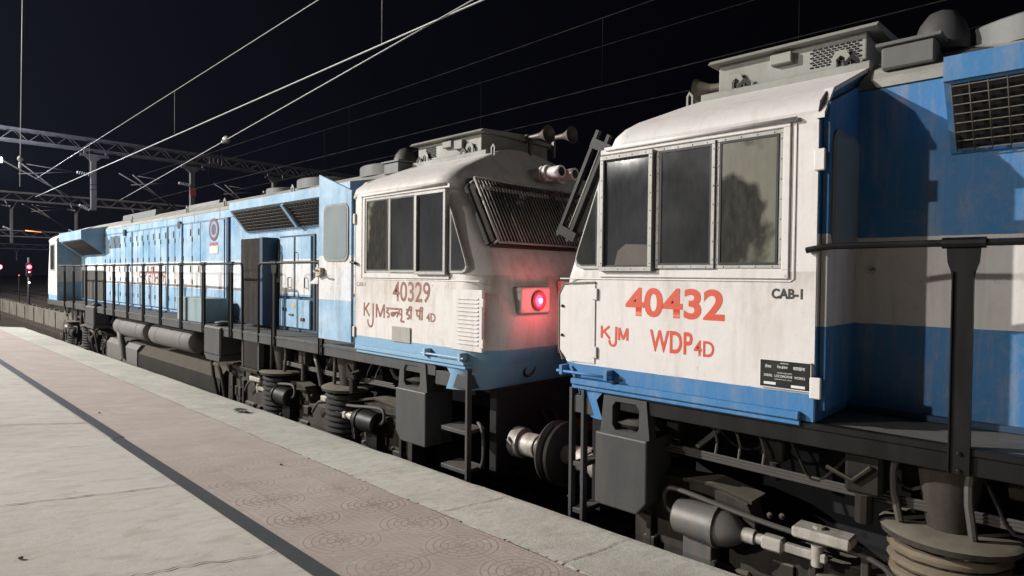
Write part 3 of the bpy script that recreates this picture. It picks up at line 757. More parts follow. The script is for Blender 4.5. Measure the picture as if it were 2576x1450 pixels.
            # coil springs with pads
            for us in ((-.30, 1.6) if near else (-1.05, .62)):
                u = uc+us; zt2 = .50
                mb = MB(); mb.lathe((o(.02), u, .44), (0, 0, 1), [(0, .28), (0, .34), (.035, .35), (.05, .32), (.05, .16)], 26)
                mb.cyl((o(.02), u, .46), (o(.02), u, .90), .11, 14, .17); P(mb, "spring_seat", bogm, bg)
                mb = MB(); pts = []
                for i in range(14*9+1): 
                    a = 2*math.pi*i/14; pts.append((o(.02)+.275*math.cos(a), u+.275*math.sin(a)/lo.su, max(-.25, .41-i*.0050)))
                mb.tube(pts, .031, 8); P(mb, "coil_spring", springm if near else coilblk, bg)
                for q in ([(o(.14), u-.24, .90), (o(.14), u-.27, .74), (o(.14), u-.22, .50)], [(o(.16), u+.12, .92), (o(.17), u+.10, .74), (o(.16), u+.13, .50)]): mb = MB(); mb.tube(q, .022, 8, smooth=1); P(mb, "hose", copper, bg)
            # brake cylinders with rods
            for k, us in enumerate((-1.75, .25)):
                u = uc+us; zc = .17
                mb = MB(); mb.lathe((o(.20), u-.17, zc), (0, 1, 0), [(0, .03), (0, .10), (.02, .125), (.30, .135), (.30, .15), (.33, .15), (.33, .135), (.40, .12), (.47, .08), (.50, .05)], 24)
                mb.box(min(o(.08), o(.20)), max(o(.08), o(.20)), u-.12, u+.10, -.15, .1, .006); bc = P(mb, "brake_cylinder", blk if not near else plain("brake_cylinder_paint", (.13, .13, .13), .45, .2, .25, 14, (.2, .15, .11), .6), bg)
                mb = MB(); mb.lathe((o(.20), u+.31, zc), (0, 1, 0), [(0, .05), (.10, .05), (.10, .036), (.26, .036)], 14)
                mb.box(min(o(.155), o(.245)), max(o(.155), o(.245)), u+.46, u+.60, zc-.045, zc+.045, .014); mb.box(min(o(.175), o(.225)), max(o(.175), o(.225)), u+.55, u+.86, zc-.03, zc+.03, .01)
                mb.cyl((o(.2), u+.80, zc-.06), (o(.2), u+.80, zc+.07), .035, 12); P(mb, "push_rod", buffm, bg)
                mb = MB(); mb.box(min(o(.10), o(.26)), max(o(.10), o(.26)), u+.66, u+1.0, zc+.10, zc+.17, .012); mb.lathe((o(.18), u+.80, zc+.17), (0, 0, 1), [(0, .035), (.015, .035), (.018, .02)], 8); P(mb, "slack_adjuster", buffm, bg)
                mb = MB(); mb.tube([(o(.21), u-.17, zc), (o(.21), u-.25, zc+.03), (o(.21), u-.28, zc+.12), (o(.21), u-.24, zc+.19), (o(.22), u-.1, zc+.19), (o(.20), u+.5, zc+.11), (o(.18), u+1.1, zc+.09), (o(.18), u+1.25, zc-.02), (o(.16), u+1.35, zc-.12)], .018, 8, smooth=2); P(mb, "brake_pipe", copper, bg)
                mb = MB(); mb.cyl((o(.15), u+.05, -.17), (o(.21), u+.05, -.17), .04, 12); mb.box(min(o(.13), o(.2)), max(o(.13), o(.2)), u+.0, u+.1, -.45, -.15, .012); mb.cyl((o(.15), u+.12, -.1), (o(.22), u+.12, -.1), .018, 8); P(mb, "brake_hanger", gry, bg)
            # damper and clutter
            if not near:
                mb = MB(); mb.cyl((o(.12), uc-.1, .86), (o(.15), uc-.15, .44), .035, 12); mb.cyl((o(.12), uc-.1, .86), (o(.13), uc-.12, .68), .055, 12); mb.box(min(o(.05), o(.16)), max(o(.05), o(.16)), uc-.2, uc-.02, .66, .88, .01); P(mb, "damper", bogm, bg)
            for u in (-1.6, 0, 1.6):
                mb = MB(); mb.box(min(o(-.05), o(.11)), max(o(-.05), o(.11)), uc+u-.19, uc+u+.19, -.45, -.13, .02); mb.lathe((o(.11), uc+u, -.3), (sx, 0, 0), [(0, .14), (.05, .13), (.06, .10)], 16); P(mb, "axle_box", bogm, bg)
            for q in range(3): mb = MB(); mb.tube([(o(.10), uc-2.1+q*.03, .60+q*.02), (o(.10), uc-.8, .58+q*.02), (o(.08), uc+1.9, .60+q*.02)], .012, 6); P(mb, "control_pipe", copper, bg)
            for q in range(3): mb = MB(); mb.tube([(o(.02), uc-1.8+q*.17, .9), (o(.06), uc-1.68+q*.17, .76), (o(.10), uc-1.68+q*.17, .62)], .010, 6, smooth=1); P(mb, "control_pipe", copper, bg)
            if not near:
                mb = MB(); mb.tube([(o(.12), uc-.55, .42), (o(.16), uc-.52, .72), (o(.12), uc-.38, .80), (o(.0), uc-.28, .80)], .032, 8, smooth=2); P(mb, "flexible_hose", copper, bg)
        for u in (-1.6, 0, 1.6):
            mb = MB()
            for sx in (-1, 1):
                x = 5.5+sx*.84; mb.lathe((x+sx*.03, uc+u, -.30), (-sx, 0, 0), [(0, .12), (0, .40), (.02, .42), (.02, .53), (.11, .53), (.12, .58), (.15, .58), (.15, .2)], 36)
            mb.cyl((4.7, uc+u, -.3), (6.3, uc+u, -.3), .09, 14); P(mb, "wheelset", und)
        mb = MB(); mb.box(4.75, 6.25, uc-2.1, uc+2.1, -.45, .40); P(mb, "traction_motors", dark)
    # ---------------- tanks and boxes between the bogies
    for sx in (-1, 1):
        X = 5.5+sx*1.3; o = lambda d: X+sx*d
        for a, b in ((7.45, 9.75), (10.0, 12.25)):
            mb = MB(); mb.lathe((o(-.10), a, .62), (0, 1, 0), [(0, .02), (.015, .12), (.07, .20), (.14, .225), ((b-a)-.14, .225), (b-a-.07, .20), (b-a-.015, .12), (b-a, .02)], 26)
            for u in (a+.5, b-.5): mb.lathe((o(-.10), u-.03, .62), (0, 1, 0), [(0, .23), (.06, .23)], 26, False)
            P(mb, "air_reservoir", tankm)
        mb = MB(); mb.prism([(4.2 if sx < 0 else 6.8, -.62), (4.2 if sx < 0 else 6.8, .10), (4.35 if sx < 0 else 6.65, .27), (4.9 if sx < 0 else 6.1, .30), (4.9 if sx < 0 else 6.1, -.62)], fy, 6.4, 12.9); P(mb, "fuel_tank", tankm if 0 else und)
        for a, b in ((10.7, 11.75), (11.85, 13.0)): mb = MB(); mb.prism([(o(.02), -.3), (o(.02), .17), (o(-.06), .27), (o(-.3), .28), (o(-.3), -.3)], fy, a, b); P(mb, "battery_locker", tankm)
        mb = MB(); mb.tube([(o(.0), 12.0, .52), (o(.06), 11.75, .40), (o(.05), 11.6, .15), (o(.03), 11.55, -.1)], .07, 12, smooth=2); P(mb, "filler_hose", tankm)
        for a, b in ((5.80, 6.43), (13.25, 14.05)):
            mb = MB(); mb.box(min(o(-.1), o(.25)), max(o(-.1), o(.25)), a, b, .56, 1.02, .02); mb.prism([(a, .56), (b, .56), (b-.12, .47), (a+.03, .47)], fx, o(-.1), o(.25)); sb = P(mb, "sandbox", gry)
            mb = MB(); mb.lathe((o(.08), (a+b)/2, 1.02), (0, 0, 1), [(0, .10), (.03, .11), (.05, .08), (.06, .12), (.08, .10), (.09, .02)], 14); P(mb, "sandbox_lid", gry, sb)
            mb = MB(); mb.tube([(o(.2), b-.2, .48), (o(.18), b-.22, .2), (o(.1), b-.25, -.2), (o(-.1), b-.3, -.5)], .03, 8); mb.tube([(o(.2), b-.3, .40), (o(.2), a+.12, .38), (o(.16), a+.08, .1), (o(.12), a+.05, -.25)], .028, 8, smooth=2)
            P(mb, "sand_pipe", bogm, sb)
        # boarding steps below the rail gap
        mb = MB(); mb.box(min(o(-.1), o(.19)), max(o(-.1), o(.19)), 4.60, 5.08, .48, .90, .006); mb.box(min(o(-.05), o(.23)), max(o(-.05), o(.23)), 4.55, 5.12, .42, .47, .006); P(mb, "boarding_step", und)
        for u in (4.58, 5.10): mb = MB(); mb.box(min(o(.12), o(.2)), max(o(.12), o(.2)), u-.02, u+.02, .40, .95, .004); P(mb, "step_bracket", gry)
        mb = MB(); mb.box(min(o(-.1), o(.1)), max(o(-.1), o(.1)), 2.3, 2.5, .62, .9, .02); mb.cyl((o(.05), 2.4, .62), (o(.05), 2.4, .45), .05, 10); mb.tube([(o(.1), 2.2, .75), (o(.12), 2.35, .7), (o(.12), 2.45, .8)], .014, 6); P(mb, "valve_block", und)

GL = [glass("dusty_glass_dark", (.020, .021, .024), (.075, .078, .084), .55, .3, .8), glass("dusty_glass_grey", (.020, .021, .022), (.085, .087, .085), .55, .35, .75), glass("dusty_glass_pale_reflection", (.010, .0105, .011), (.20, .195, .16), .75, .5, .55)]  # third glass has a pale reflection painted into its colour as blotches
GLD = glass("door_glass", (.22, .27, .29), (.34, .38, .38), .6)
dkblue = plain("dark_blue_trim", (.02, .06, .12), .5, 0, .2, 6, (.05, .06, .07), .5)
coilblk = plain("coil_black", (.008, .0075, .007), .8, 0, .3, 8, (.03, .025, .02), .6)
domem = plain("dome_dark", (.05, .05, .052), .6, 0, .2, 5)
springm = plain("spring_rust", (.14, .108, .072), .75, 0, .25, 8, (.07, .055, .045), .5)
redbez = plain("marker_bezel", (.35, .12, .10), .5, 0, .2, 10, (.1, .06, .05), .5)

A = Loco(3.45, -1, 1.0, 1.0, "deep blue and white diesel locomotive numbered 40432 in red, nearest the camera", BLUE, WHITE, .36, (.38, .31, .25, 1), .7, None)
B = Loco(4.12, 1, 1.07, .957, "faded blue and white diesel locomotive numbered 40329 with open cab door and red lamp", (.15, .33, .51, 1), (.66, .63, .605, 1), .42, (.30, .225, .16, 1), 1.0, (.56, .69, .79, 1))
build_loco(A, True); build_loco(B, False)

# ---------------- lettering
A.lettering("40432", 2.66, 1.875, 1.61, 1.825, redlet, bold=.03, name="running_number")
LK = [[(.1, 0), (.1, 1)], [(.95, 1), (.12, .42)], [(.34, .58), (1, 0)]]
LJ = [[(.9, 1), (.9, .3), (.8, .06), (.45, 0), (.1, .08), (.0, .3)]]
LM = [[(.06, 0), (.06, 1)], [(.94, 0), (.94, 1)], [(.08, .97), (.5, .08)], [(.92, .97), (.5, .08)]]
A.strokes(LK, 2.885, 2.80, 1.425, 1.52, redlet, .019, name="depot_code"); A.strokes(LJ, 2.805, 2.735, 1.37, 1.52, redlet, .019, name="depot_code"); A.strokes(LM, 2.72, 2.635, 1.42, 1.515, redlet, .019, name="depot_code")
A.lettering("WDP", 2.445, 2.105, 1.36, 1.52, redlet, bold=.02, name="class_code"); A.lettering("4D", 2.095, 1.945, 1.36, 1.47, redlet, bold=.014, name="class_code")
A.lettering("CAB-1", 1.565, 1.375, 1.775, 1.84, blklet, bold=.04, name="cab_marking")
mb = MB(); mb.box(3.985, 4.005, A.u(1.62), A.u(1.315), 1.215, 1.385, .003); pl = A.part(mb, "builder_plate", platem)
mb = MB(); frame_panel(mb, A.u(1.625), A.u(1.31), 1.21, 1.39, .006, 3.982, 4.0); A.part(mb, "plate_rim", whtlet, pl)
def plate_txt(t, yl, yr, z0, z1): A.lettering(t, yl, yr, z0, z1, whtlet, x=3.9835, bold=.01, name="plate_lettering", parent=pl)
plate_txt("DIESEL", 1.597, 1.543, 1.282, 1.297); plate_txt("LOCOMOTIVE", 1.530, 1.422, 1.282, 1.297); plate_txt("WORKS", 1.410, 1.346, 1.282, 1.297)
plate_txt("INDIAN RAILWAYS", 1.514, 1.424, 1.306, 1.314); plate_txt("VARANASI (U.P.) INDIA", 1.532, 1.424, 1.264, 1.272)
plate_txt("\u0921\u0940\u091c\u0932", 1.592, 1.552, 1.336, 1.358); plate_txt("\u0930\u0947\u0932-\u0907\u0902\u091c\u0928", 1.516, 1.452, 1.336, 1.358); plate_txt("\u0915\u093e\u0930\u0916\u093e\u0928\u093e", 1.418, 1.348, 1.336, 1.356)
plate_txt("\u092d\u093e\u0930\u0924\u0940\u092f \u0930\u0947\u0932", 1.498, 1.446, 1.366, 1.376)
mb = MB(); mb.box(3.981, 3.99, A.u(1.597), A.u(1.522), 1.232, 1.248); mb.box(3.981, 3.99, A.u(1.428), A.u(1.346), 1.226, 1.242); A.part(mb, "date_tag", whtlet, pl)

B.lettering("40329", 5.665, 5.015, 1.615, 1.83, brnlet, bold=.012, name="running_number")
B.strokes(LK, 6.235, 6.115, 1.425, 1.578, brnlet, .025, name="depot_code"); B.strokes(LJ, 6.15, 6.03, 1.305, 1.578, brnlet, .026, name="depot_code"); B.strokes(LM, 5.985, 5.815, 1.42, 1.572, brnlet, .026, name="depot_code")
B.lettering("4D", 5.075, 4.925, 1.425, 1.515, brnlet, bold=.02, name="class_code")
def dda(x, w):   # the letter da
    return [[(x+w*.5, .78), (x+w*.5, .66), (x+w*.15, .64), (x+w*.1, .52), (x+w*.55, .5), (x+w*.85, .42), (x+w*.7, .24), (x+w*.25, .25)]]
hin = [[(0, .80), (.40, .80)]]+dda(.0, .10)
hin += [[(.20, .54), (.14, .54), (.12, .44), (.15, .34), (.20, .36), (.22, .46), (.20, .54)], [(.15, .5), (.20, .40)], [(.20, .54), (.235, .54)]]
hin += [[(.235, .40), (.24, .56), (.28, .58), (.30, .46)], [(.28, .58), (.31, .60), (.305, .44), (.27, .28)], [(.31, .58), (.345, .6)]]
hin += [[(.345, .78), (.33, .62), (.34, .48), (.39, .46)], [(.395, .80), (.395, .22)], [(.395, .24), (.37, .12), (.38, .02), (.42, .06), (.46, 0)]]
hin += [[(.50, .80), (.65, .80)]]+dda(.50, .10)+[[(.62, .80), (.62, .22)], [(.62, .80), (.64, .96), (.60, 1.0), (.57, .92), (.58, .82)]]
hin += [[(.73, .80), (.90, .80)], [(.76, .80), (.76, .52), (.79, .44), (.83, .46)], [(.83, .80), (.83, .22)], [(.88, .80), (.88, .22)], [(.88, .80), (.90, .96), (.86, 1.0), (.835, .92), (.84, .82)]]
B.strokes(hin, 5.785, 5.06, 1.395, 1.565, brnlet, .022, name="class_name")
B.lettering("CAB-1", 6.385, 6.20, 1.765, 1.815, grylet, bold=.01, name="cab_marking")
mb = MB(); mb.box(3.985, 4.005, B.u(5.33), B.u(5.66), 1.185, 1.355, .003); A_ = B.part(mb, "builder_plate", plain("blank_plate_grey", (.36, .34, .31), .6, 0, .15, 12, (.2, .18, .15), .5))
# hood lettering of the far engine (railings hide a part of it): bharatiya rail
bh = [[(0, .72), (.80, .72)], [(.03, .72), (.02, .5), (.06, .42), (.10, .46)], [(.02, .5), (.0, .6)], [(.11, .72), (.11, .1)], [(.18, .72), (.18, .1)],
      [(.27, .72), (.30, .62), (.25, .48), (.24, .42), (.32, .1)], [(.48, .72), (.48, .1)], [(.48, .5), (.40, .5), (.38, .3), (.44, .1)], [(.55, .72), (.55, .1)], [(.55, .72), (.56, .92), (.52, 1), (.48, .9), (.48, .72)],
      [(.62, .72), (.60, .55), (.64, .42), (.74, .42)], [(.75, .72), (.75, .1)], [(.88, .72), (1.05, .72)], [(.90, .30), (.88, .5), (.93, .6), (.96, .45), (.95, .2)], [(.96, .5), (1.0, .5)], [(1.02, .72), (1.02, .1)]]
B.strokes(bh, 16.95, 15.1, 1.60, 2.02, brnlet, .05, x=4.6005, name="railway_name")
# emblem, danger notice
em = MB(); cy, cz, r = 12.30, 2.725, .20
def ring(mb, r0, r1, x, n=36):
    ps = []
    for i in range(n+1):
        a = 2*math.pi*i/n; ps.append((math.cos(a), math.sin(a)))
    for (a, b), (c, d) in zip(ps, ps[1:]):
        mb.face([(x, cy+a*r0*1.15, cz+b*r0*1.05), (x, cy+a*r1*1.15, cz+b*r1*1.05), (x, cy+c*r1*1.15, cz+d*r1*1.05), (x, cy+c*r0*1.15, cz+d*r0*1.05)])
def shift(o, L): 
    for v in o.data.vertices: v.co = Vector((v.co.x-5.5, v.co.y-L.yn, v.co.z+ZR))
ring(em, .15, .205, 4.594); ring(em, .075, .10, 4.594); o = em.build("emblem", plain("emblem_maroon", (.12, .06, .10), .6, 0, .2, 20), B.root); shift(o, B)
e2 = MB(); ring(e2, .10, .15, 4.5945); e2_o = e2.build("emblem_band", plain("emblem_band_grey", (.30, .30, .38), .6), o); shift(e2_o, B)
e3 = MB(); ring(e3, .0005, .072, 4.5945); e3_o = e3.build("emblem_centre", plain("emblem_blue", (.05, .09, .22), .6), o); shift(e3_o, B)
B.lettering("DANGER", 12.50, 12.10, 2.425, 2.485, redlet, x=4.594, bold=.02, name="danger_notice")
e4 = MB(); e4.box(4.593, 4.598, 12.1, 12.5, 2.27, 2.41); e4o = e4.build("notice_board", plain("notice_cream", (.72, .66, .62), .6), B.root); shift(e4o, B)
B.lettering("25000 VOLTS", 12.44, 12.22, 2.36, 2.395, redlet, x=4.590, bold=.01, name="notice_lettering", parent=e4o) if 0 else None
B.lettering("DANGEROUS", 12.46, 12.16, 2.345, 2.395, redlet, x=4.590, bold=.01, name="notice_lettering", parent=e4o) if 0 else None
# red light thrown by the lit marker lamp
lamp("marker_lamp_light", (5.5-.93+.03, B.yn+1.07*(.02)-.24, B.zm(1.69)), 4.0, (1.0, .08, .10), .04)

# ================================================================== PLATFORM
K = .09; EX = 3.87
def pz(x, y): return K*(EX-max(x, -2.0))-.0045*max(0, y-3)
def ex(y): return EX+.0025*max(0, y-3)
def sheet(mb, xa, xb, y0, y1, dz, ny=24):
    prev = None
    for i in range(ny+1):
        y = y0+(y1-y0)*i/ny
        a = xa(y) if callable(xa) else xa; b = xb(y) if callable(xb) else xb
        xs = [a+(b-a)*t/4 for t in range(5)]
        cur = mb.verts([(x, y, pz(x, y)+dz) for x in xs])
        if prev:
            for k in range(4): mb.bm.faces.new((prev[k], prev[k+1], cur[k+1], cur[k]))
        prev = cur
PE = 28.0; YB = -6.0
def concrete(name, c0, c1, stain, sc=1.0, rough=.85, blotch=.5, seam=None, bm_=.35):
    m, N, L, P = mat(name); co = objco(N)
    n1 = noise(N, L, co, .9*sc, 8, .65, None, .4); n2 = noise(N, L, co, 14*sc, 8, .75); n3 = noise(N, L, co, 90*sc, 3, .6); n4 = noise(N, L, co, 3.2*sc, 8, .7, (1, 2.2, 1), .8)
    col = mix(N, L, ramp(N, L, n1, .35, .68), c0, c1)
    col = mix(N, L, math_(N, L, 'MULTIPLY', ramp(N, L, n4, .46, .68), blotch), col, stain)
    col = mix(N, L, math_(N, L, 'MULTIPLY', n2, .45), col, tuple(c*.62 for c in c0[:3]))
    col = mix(N, L, math_(N, L, 'MULTIPLY', ramp(N, L, noise(N, L, co, 6*sc, 8, .78, None, .5), .60, .70), blotch), col, tuple(c*.42 for c in c0[:3]))
    col = mix(N, L, math_(N, L, 'MULTIPLY', ramp(N, L, noise(N, L, co, .35*sc, 4, .6), .45, .65), blotch*.5), col, tuple(c*.72 for c in stain[:3]))
    sp = ramp(N, L, n3, .30, .36, (.55, .55, .55, 1), (1, 1, 1, 1)); col = mix(N, L, .55, col, sp, 'MULTIPLY')
    L.new(col, P.inputs["Base Color"]); P.inputs["Roughness"].default_value = rough
    h = math_(N, L, 'MULTIPLY_ADD', n3, .35, n2); bump(N, L, P, h, bm_, .008)
    return m
cpav = concrete("platform_concrete", (.64, .615, .55), (.73, .71, .65), (.43, .345, .275), 1, .85, .6)
ccope = concrete("coping_concrete", (.62, .605, .53), (.75, .73, .66), (.38, .35, .29), 2.0, .9, .65, None, .6)
cstrip = concrete("dark_strip_paint", (.045, .052, .06), (.062, .07, .08), (.11, .105, .10), 3, .6, .6)
def tilemat():
    m, N, L, P = mat("red_tile"); co = objco(N)
    s = nd(N, "ShaderNodeSeparateXYZ"); L.new(co, s.inputs[0])
    fxn = math_(N, L, 'SUBTRACT', math_(N, L, 'FRACT', math_(N, L, 'MULTIPLY', math_(N, L, 'SUBTRACT', s.outputs[0], 1.885), 1/.585)), .5)
    fyn = math_(N, L, 'SUBTRACT', math_(N, L, 'FRACT', math_(N, L, 'MULTIPLY', math_(N, L, 'SUBTRACT', s.outputs[1], 3.36), 1/.525)), .5)
    r = math_(N, L, 'SQRT', math_(N, L, 'ADD', math_(N, L, 'MULTIPLY', fxn, fxn), math_(N, L, 'MULTIPLY', fyn, fyn)))
    # rings every .085 out to .47
    rr = math_(N, L, 'ABSOLUTE', math_(N, L, 'SUBTRACT', math_(N, L, 'FRACT', math_(N, L, 'DIVIDE', r, .0865)), .5))
    g = math_(N, L, 'GREATER_THAN', rr, .405)
    inside = math_(N, L, 'LESS_THAN', r, .479)
    ang = math_(N, L, 'ARCTAN2', fyn, fxn)
    ringi = math_(N, L, 'FLOOR', math_(N, L, 'DIVIDE', r, .0865))
    sp = math_(N, L, 'ABSOLUTE', math_(N, L, 'SUBTRACT', math_(N, L, 'FRACT', math_(N, L, 'ADD', math_(N, L, 'MULTIPLY', ang, 8/(2*math.pi)), math_(N, L, 'MULTIPLY', ringi, .37))), .5))
    spk = math_(N, L, 'LESS_THAN', math_(N, L, 'MULTIPLY', sp, r), .011)
    spk = math_(N, L, 'MULTIPLY', spk, math_(N, L, 'LESS_THAN', r, .40))
    groove = math_(N, L, 'MULTIPLY', math_(N, L, 'MAXIMUM', g, spk), inside)
    # basket-weave ribs outside the circles
    w1 = math_(N, L, 'GREATER_THAN', math_(N, L, 'ABSOLUTE', math_(N, L, 'SUBTRACT', math_(N, L, 'FRACT', math_(N, L, 'MULTIPLY', fxn, 11)), .5)), .36)
    w2 = math_(N, L, 'GREATER_THAN', math_(N, L, 'ABSOLUTE', math_(N, L, 'SUBTRACT', math_(N, L, 'FRACT', math_(N, L, 'MULTIPLY', fyn, 14)), .5)), .33)
    weave = math_(N, L, 'MULTIPLY', math_(N, L, 'MAXIMUM', w1, w2), math_(N, L, 'SUBTRACT', 1, inside))
    seam = math_(N, L, 'MAXIMUM', math_(N, L, 'LESS_THAN', math_(N, L, 'ABSOLUTE', fxn), .0055), math_(N, L, 'LESS_THAN', math_(N, L, 'ABSOLUTE', fyn), .009))
    allg = math_(N, L, 'MAXIMUM', math_(N, L, 'MAXIMUM', groove, math_(N, L, 'MULTIPLY', weave, .4)), seam)
    worn = ramp(N, L, noise(N, L, co, 1.1, 5, .6), .36, .56)
    far_ = nd(N, "ShaderNodeMapRange"); L.new(s.outputs[1], far_.inputs[0]); far_.inputs[1].default_value = 4.4; far_.inputs[2].default_value = 7.0; far_.inputs[3].default_value = 1; far_.inputs[4].default_value = .06
    k = math_(N, L, 'MULTIPLY', math_(N, L, 'MULTIPLY', allg, math_(N, L, 'MULTIPLY_ADD', worn, .6, .4)), far_.outputs[0])
    n1 = noise(N, L, co, 1.6, 8, .65, (1, 1.8, 1), .5); n2 = noise(N, L, co, 20, 8, .7); n3 = noise(N, L, co, 100, 3, .6)
    col = mix(N, L, ramp(N, L, n1, .35, .7), (.50, .415, .37, 1), (.60, .53, .475, 1))
    col = mix(N, L, math_(N, L, 'MULTIPLY', n2, .4), col, (.30, .235, .20, 1))
    col = mix(N, L, math_(N, L, 'MULTIPLY', ramp(N, L, noise(N, L, co, 3.5, 8, .72, None, .8), .5, .72), .45), col, (.66, .62, .56, 1))
    col = mix(N, L, math_(N, L, 'MULTIPLY', ramp(N, L, noise(N, L, co, 7, 8, .75), .58, .72), .5), col, (.26, .21, .18, 1))
    ti = N.new("ShaderNodeCombineXYZ"); L.new(math_(N, L, 'FLOOR', math_(N, L, 'MULTIPLY', math_(N, L, 'SUBTRACT', s.outputs[0], 1.885-.2925), 1/.585)), ti.inputs[0]); L.new(math_(N, L, 'FLOOR', math_(N, L, 'MULTIPLY', math_(N, L, 'SUBTRACT', s.outputs[1], 3.36-.2625), 1/.525)), ti.inputs[1])
    wn = N.new("ShaderNodeTexWhiteNoise"); L.new(ti.outputs[0], wn.inputs[0]); col = mix(N, L, math_(N, L, 'MULTIPLY', wn.outputs[0], .22), col, (.36, .29, .26, 1))
    col = mix(N, L, math_(N, L, 'MULTIPLY', k, .55), col, (.13, .095, .08, 1))
    L.new(col, P.inputs["Base Color"]); P.inputs["Roughness"].default_value = .85
    h = math_(N, L, 'SUBTRACT', math_(N, L, 'MULTIPLY_ADD', n3, .12, math_(N, L, 'MULTIPLY', n2, .25)), math_(N, L, 'MULTIPLY', k, .8))
    bump(N, L, P, h, .8, .006)
    return m
mb = MB(); sheet(mb, -.6, 1.75, YB, PE, 0)
mb.box(-14, 1.75, YB, PE, -1.2, -.16)
struct(mb, "platform_paving", cpav)
mb = MB(); sheet(mb, -14, -2.0, YB, PE, 0); sheet(mb, -2.0, -.6, YB, PE, 0)
struct(mb, "platform_unseen_dark", concrete("unseen_dark_paving", (.07, .068, .064), (.10, .097, .09), (.05, .046, .04), 2, .9, .5))  # unseen part of the platform, coloured dark to cut bounced light
mb = MB(); sheet(mb, 1.75, 1.87, YB, 7.42, .004); sheet(mb, 1.765, 1.885, 7.45, PE, .004); struct(mb, "platform_edge_line", cstrip)
mb = MB(); sheet(mb, 1.75, 3.06, YB, PE, 0); struct(mb, "platform_tile_band", tilemat())
mb = MB(); prev = None
prof = [(3.06, .003), (3.8, .003), (0.0, -.002), (.012, -.014), (.014, -.13), (-.06, -.14), (-.06, -1.2)]
ys = [YB+(PE-YB)*i/260 for i in range(261)]; chipk = 0
for y in ys:
    chipk = .8*chipk+random.uniform(-.005, .005)-(.02 if random.random() < .04 else 0); e = ex(y)+chipk; row = []
    for i, (a, dz) in enumerate(prof):
        x = a if i == 0 else (e-.07 if i == 1 else e+a); row.append((x, y, (pz(x, y) if i < 4 else pz(e, y))+dz))
    cur = mb.verts(row)
    if prev:
        for k in range(len(cur)-1): mb.bm.faces.new((prev[k], prev[k+1], cur[k+1], cur[k]))
    prev = cur
mb.bm.faces.new(prev)
struct(mb, "platform_coping", ccope)
# joints and cracks as thin ribbons
crk = plain("crack_dirt", (.16, .15, .13), .95, 0, .4, 30)
mb = MB()
def crack(pts, w, dz=.0055, jit=.012, n=26):
    P = []
    for (a, b) in zip(pts, pts[1:]):
        for i in range(n): t = i/n; P.append((a[0]+(b[0]-a[0])*t, a[1]+(b[1]-a[1])*t))
    P.append(pts[-1]); prev = None; off = 0
    for i, (x, y) in enumerate(P):
        off = off*.8+random.uniform(-jit, jit); ww = w*random.uniform(.25, 1.2)
        cur = mb.verts([(x, y+off-ww/2, pz(x, y)+dz), (x, y+off+ww/2, pz(x, y)+dz)])
        if prev: mb.bm.faces.new((prev[0], prev[1], cur[1], cur[0]))
        prev = cur
crack([(.2, 8.78), (1.75, 8.44)], .018); crack([(.3, 5.48), (1.75, 5.42)], .014); crack([(.9, 3.78), (1.74, 3.68)], .010, jit=.02); crack([(.2, 12.2), (1.75, 12.0)], .016)
crack([(.2, 15.6), (1.75, 15.4)], .016); crack([(.0, 3.2), (1.1, 3.1)], .006, jit=.02)
for y in (1.25, 2.48, 3.72, 4.98, 6.22, 7.46, 8.7, 9.95, 11.2, 12.4, 13.6, 14.9, 16.1): crack([(3.07, y+random.uniform(-.02, .04)), (3.84, y)], .007, .0075, .006)
struct(mb, "paving_joints", crk)
# broken mortar line between tiles and coping
mb = MB(); prev = None
for i in range(900):
    y = -1+i*.02; w = .007+.006*math.sin(i*.21)*math.sin(i*.057+1)+.004*random.random(); x = 3.06+.006*math.sin(i*.11)+random.uniform(-.002, .002)
    cur = mb.verts([(x-w, y, pz(x, y)+.0065), (x+w, y, pz(x, y)+.0068)])
    if prev and random.random() < .8: mb.bm.faces.new((prev[0], prev[1], cur[1], cur[0]))
    prev = cur
struct(mb, "mortar_line", plain("old_mortar", (.58, .56, .51), .95, 0, .15, 30))

# ---------------- litter on the platform
x, y = 3.55, 8.55
root = thing("litter_wrapper", (x, y, pz(x, y)+.004), "crumpled dark green and white wrapper near the platform edge", "litter")
for nm, m, s_, n in (("wrapper", plain("wrapper_green", (.05, .09, .05), .5, 0, .4, 30), .07, 14), ("paper_scrap", plain("wrapper_white", (.55, .5, .45), .6), .045, 8)):
    mb = MB(); bmesh.ops.create_icosphere(mb.bm, subdivisions=2, radius=s_)
    for v in mb.bm.verts:
        k = random.uniform(.55, 1.35); v.co = Vector((v.co.x*k*1.1+(0.02 if nm[0] == 'p' else 0), v.co.y*k*1.6-(.05 if nm[0] == 'p' else 0), max(0, v.co.z*k*.45+.018)))
    mb.build(nm, m, root)
def onplat(px, py):
    X = (px-1288)/1570; Y = (725-py)/1570
    d = fw+rt*X+up*Y; t = (K*EX-1.9)/(d.z+K*d.x); return d.x*t, d.y*t
for (px, py), lab in (((707, 1168), "dark pebble on the reddish tile band, nearest the middle of the platform"), ((1430, 1250), "small brown leaf on the pale coping stones near the edge"), ((52, 1405), "small dark pebble on pale paving at lower left corner"), ((250, 1035), "tiny dark speck of gravel on pale paving beside the black line")):
    x, y = onplat(px, py); mb = MB(); bmesh.ops.create_icosphere(mb.bm, subdivisions=2, radius=.012)
    for v in mb.bm.verts: v.co = Vector((v.co.x*random.uniform(.8, 1.3), v.co.y*random.uniform(.8, 1.3), v.co.z*.6+.006))
    o = mb.build("pebble" if "leaf" not in lab else "leaf", plain("pebble_brown", (.08, .065, .05), .9)); o.location = (x, y, pz(x, y)+.003); tag(o, lab, "pebble" if "leaf" not in lab else "leaf")

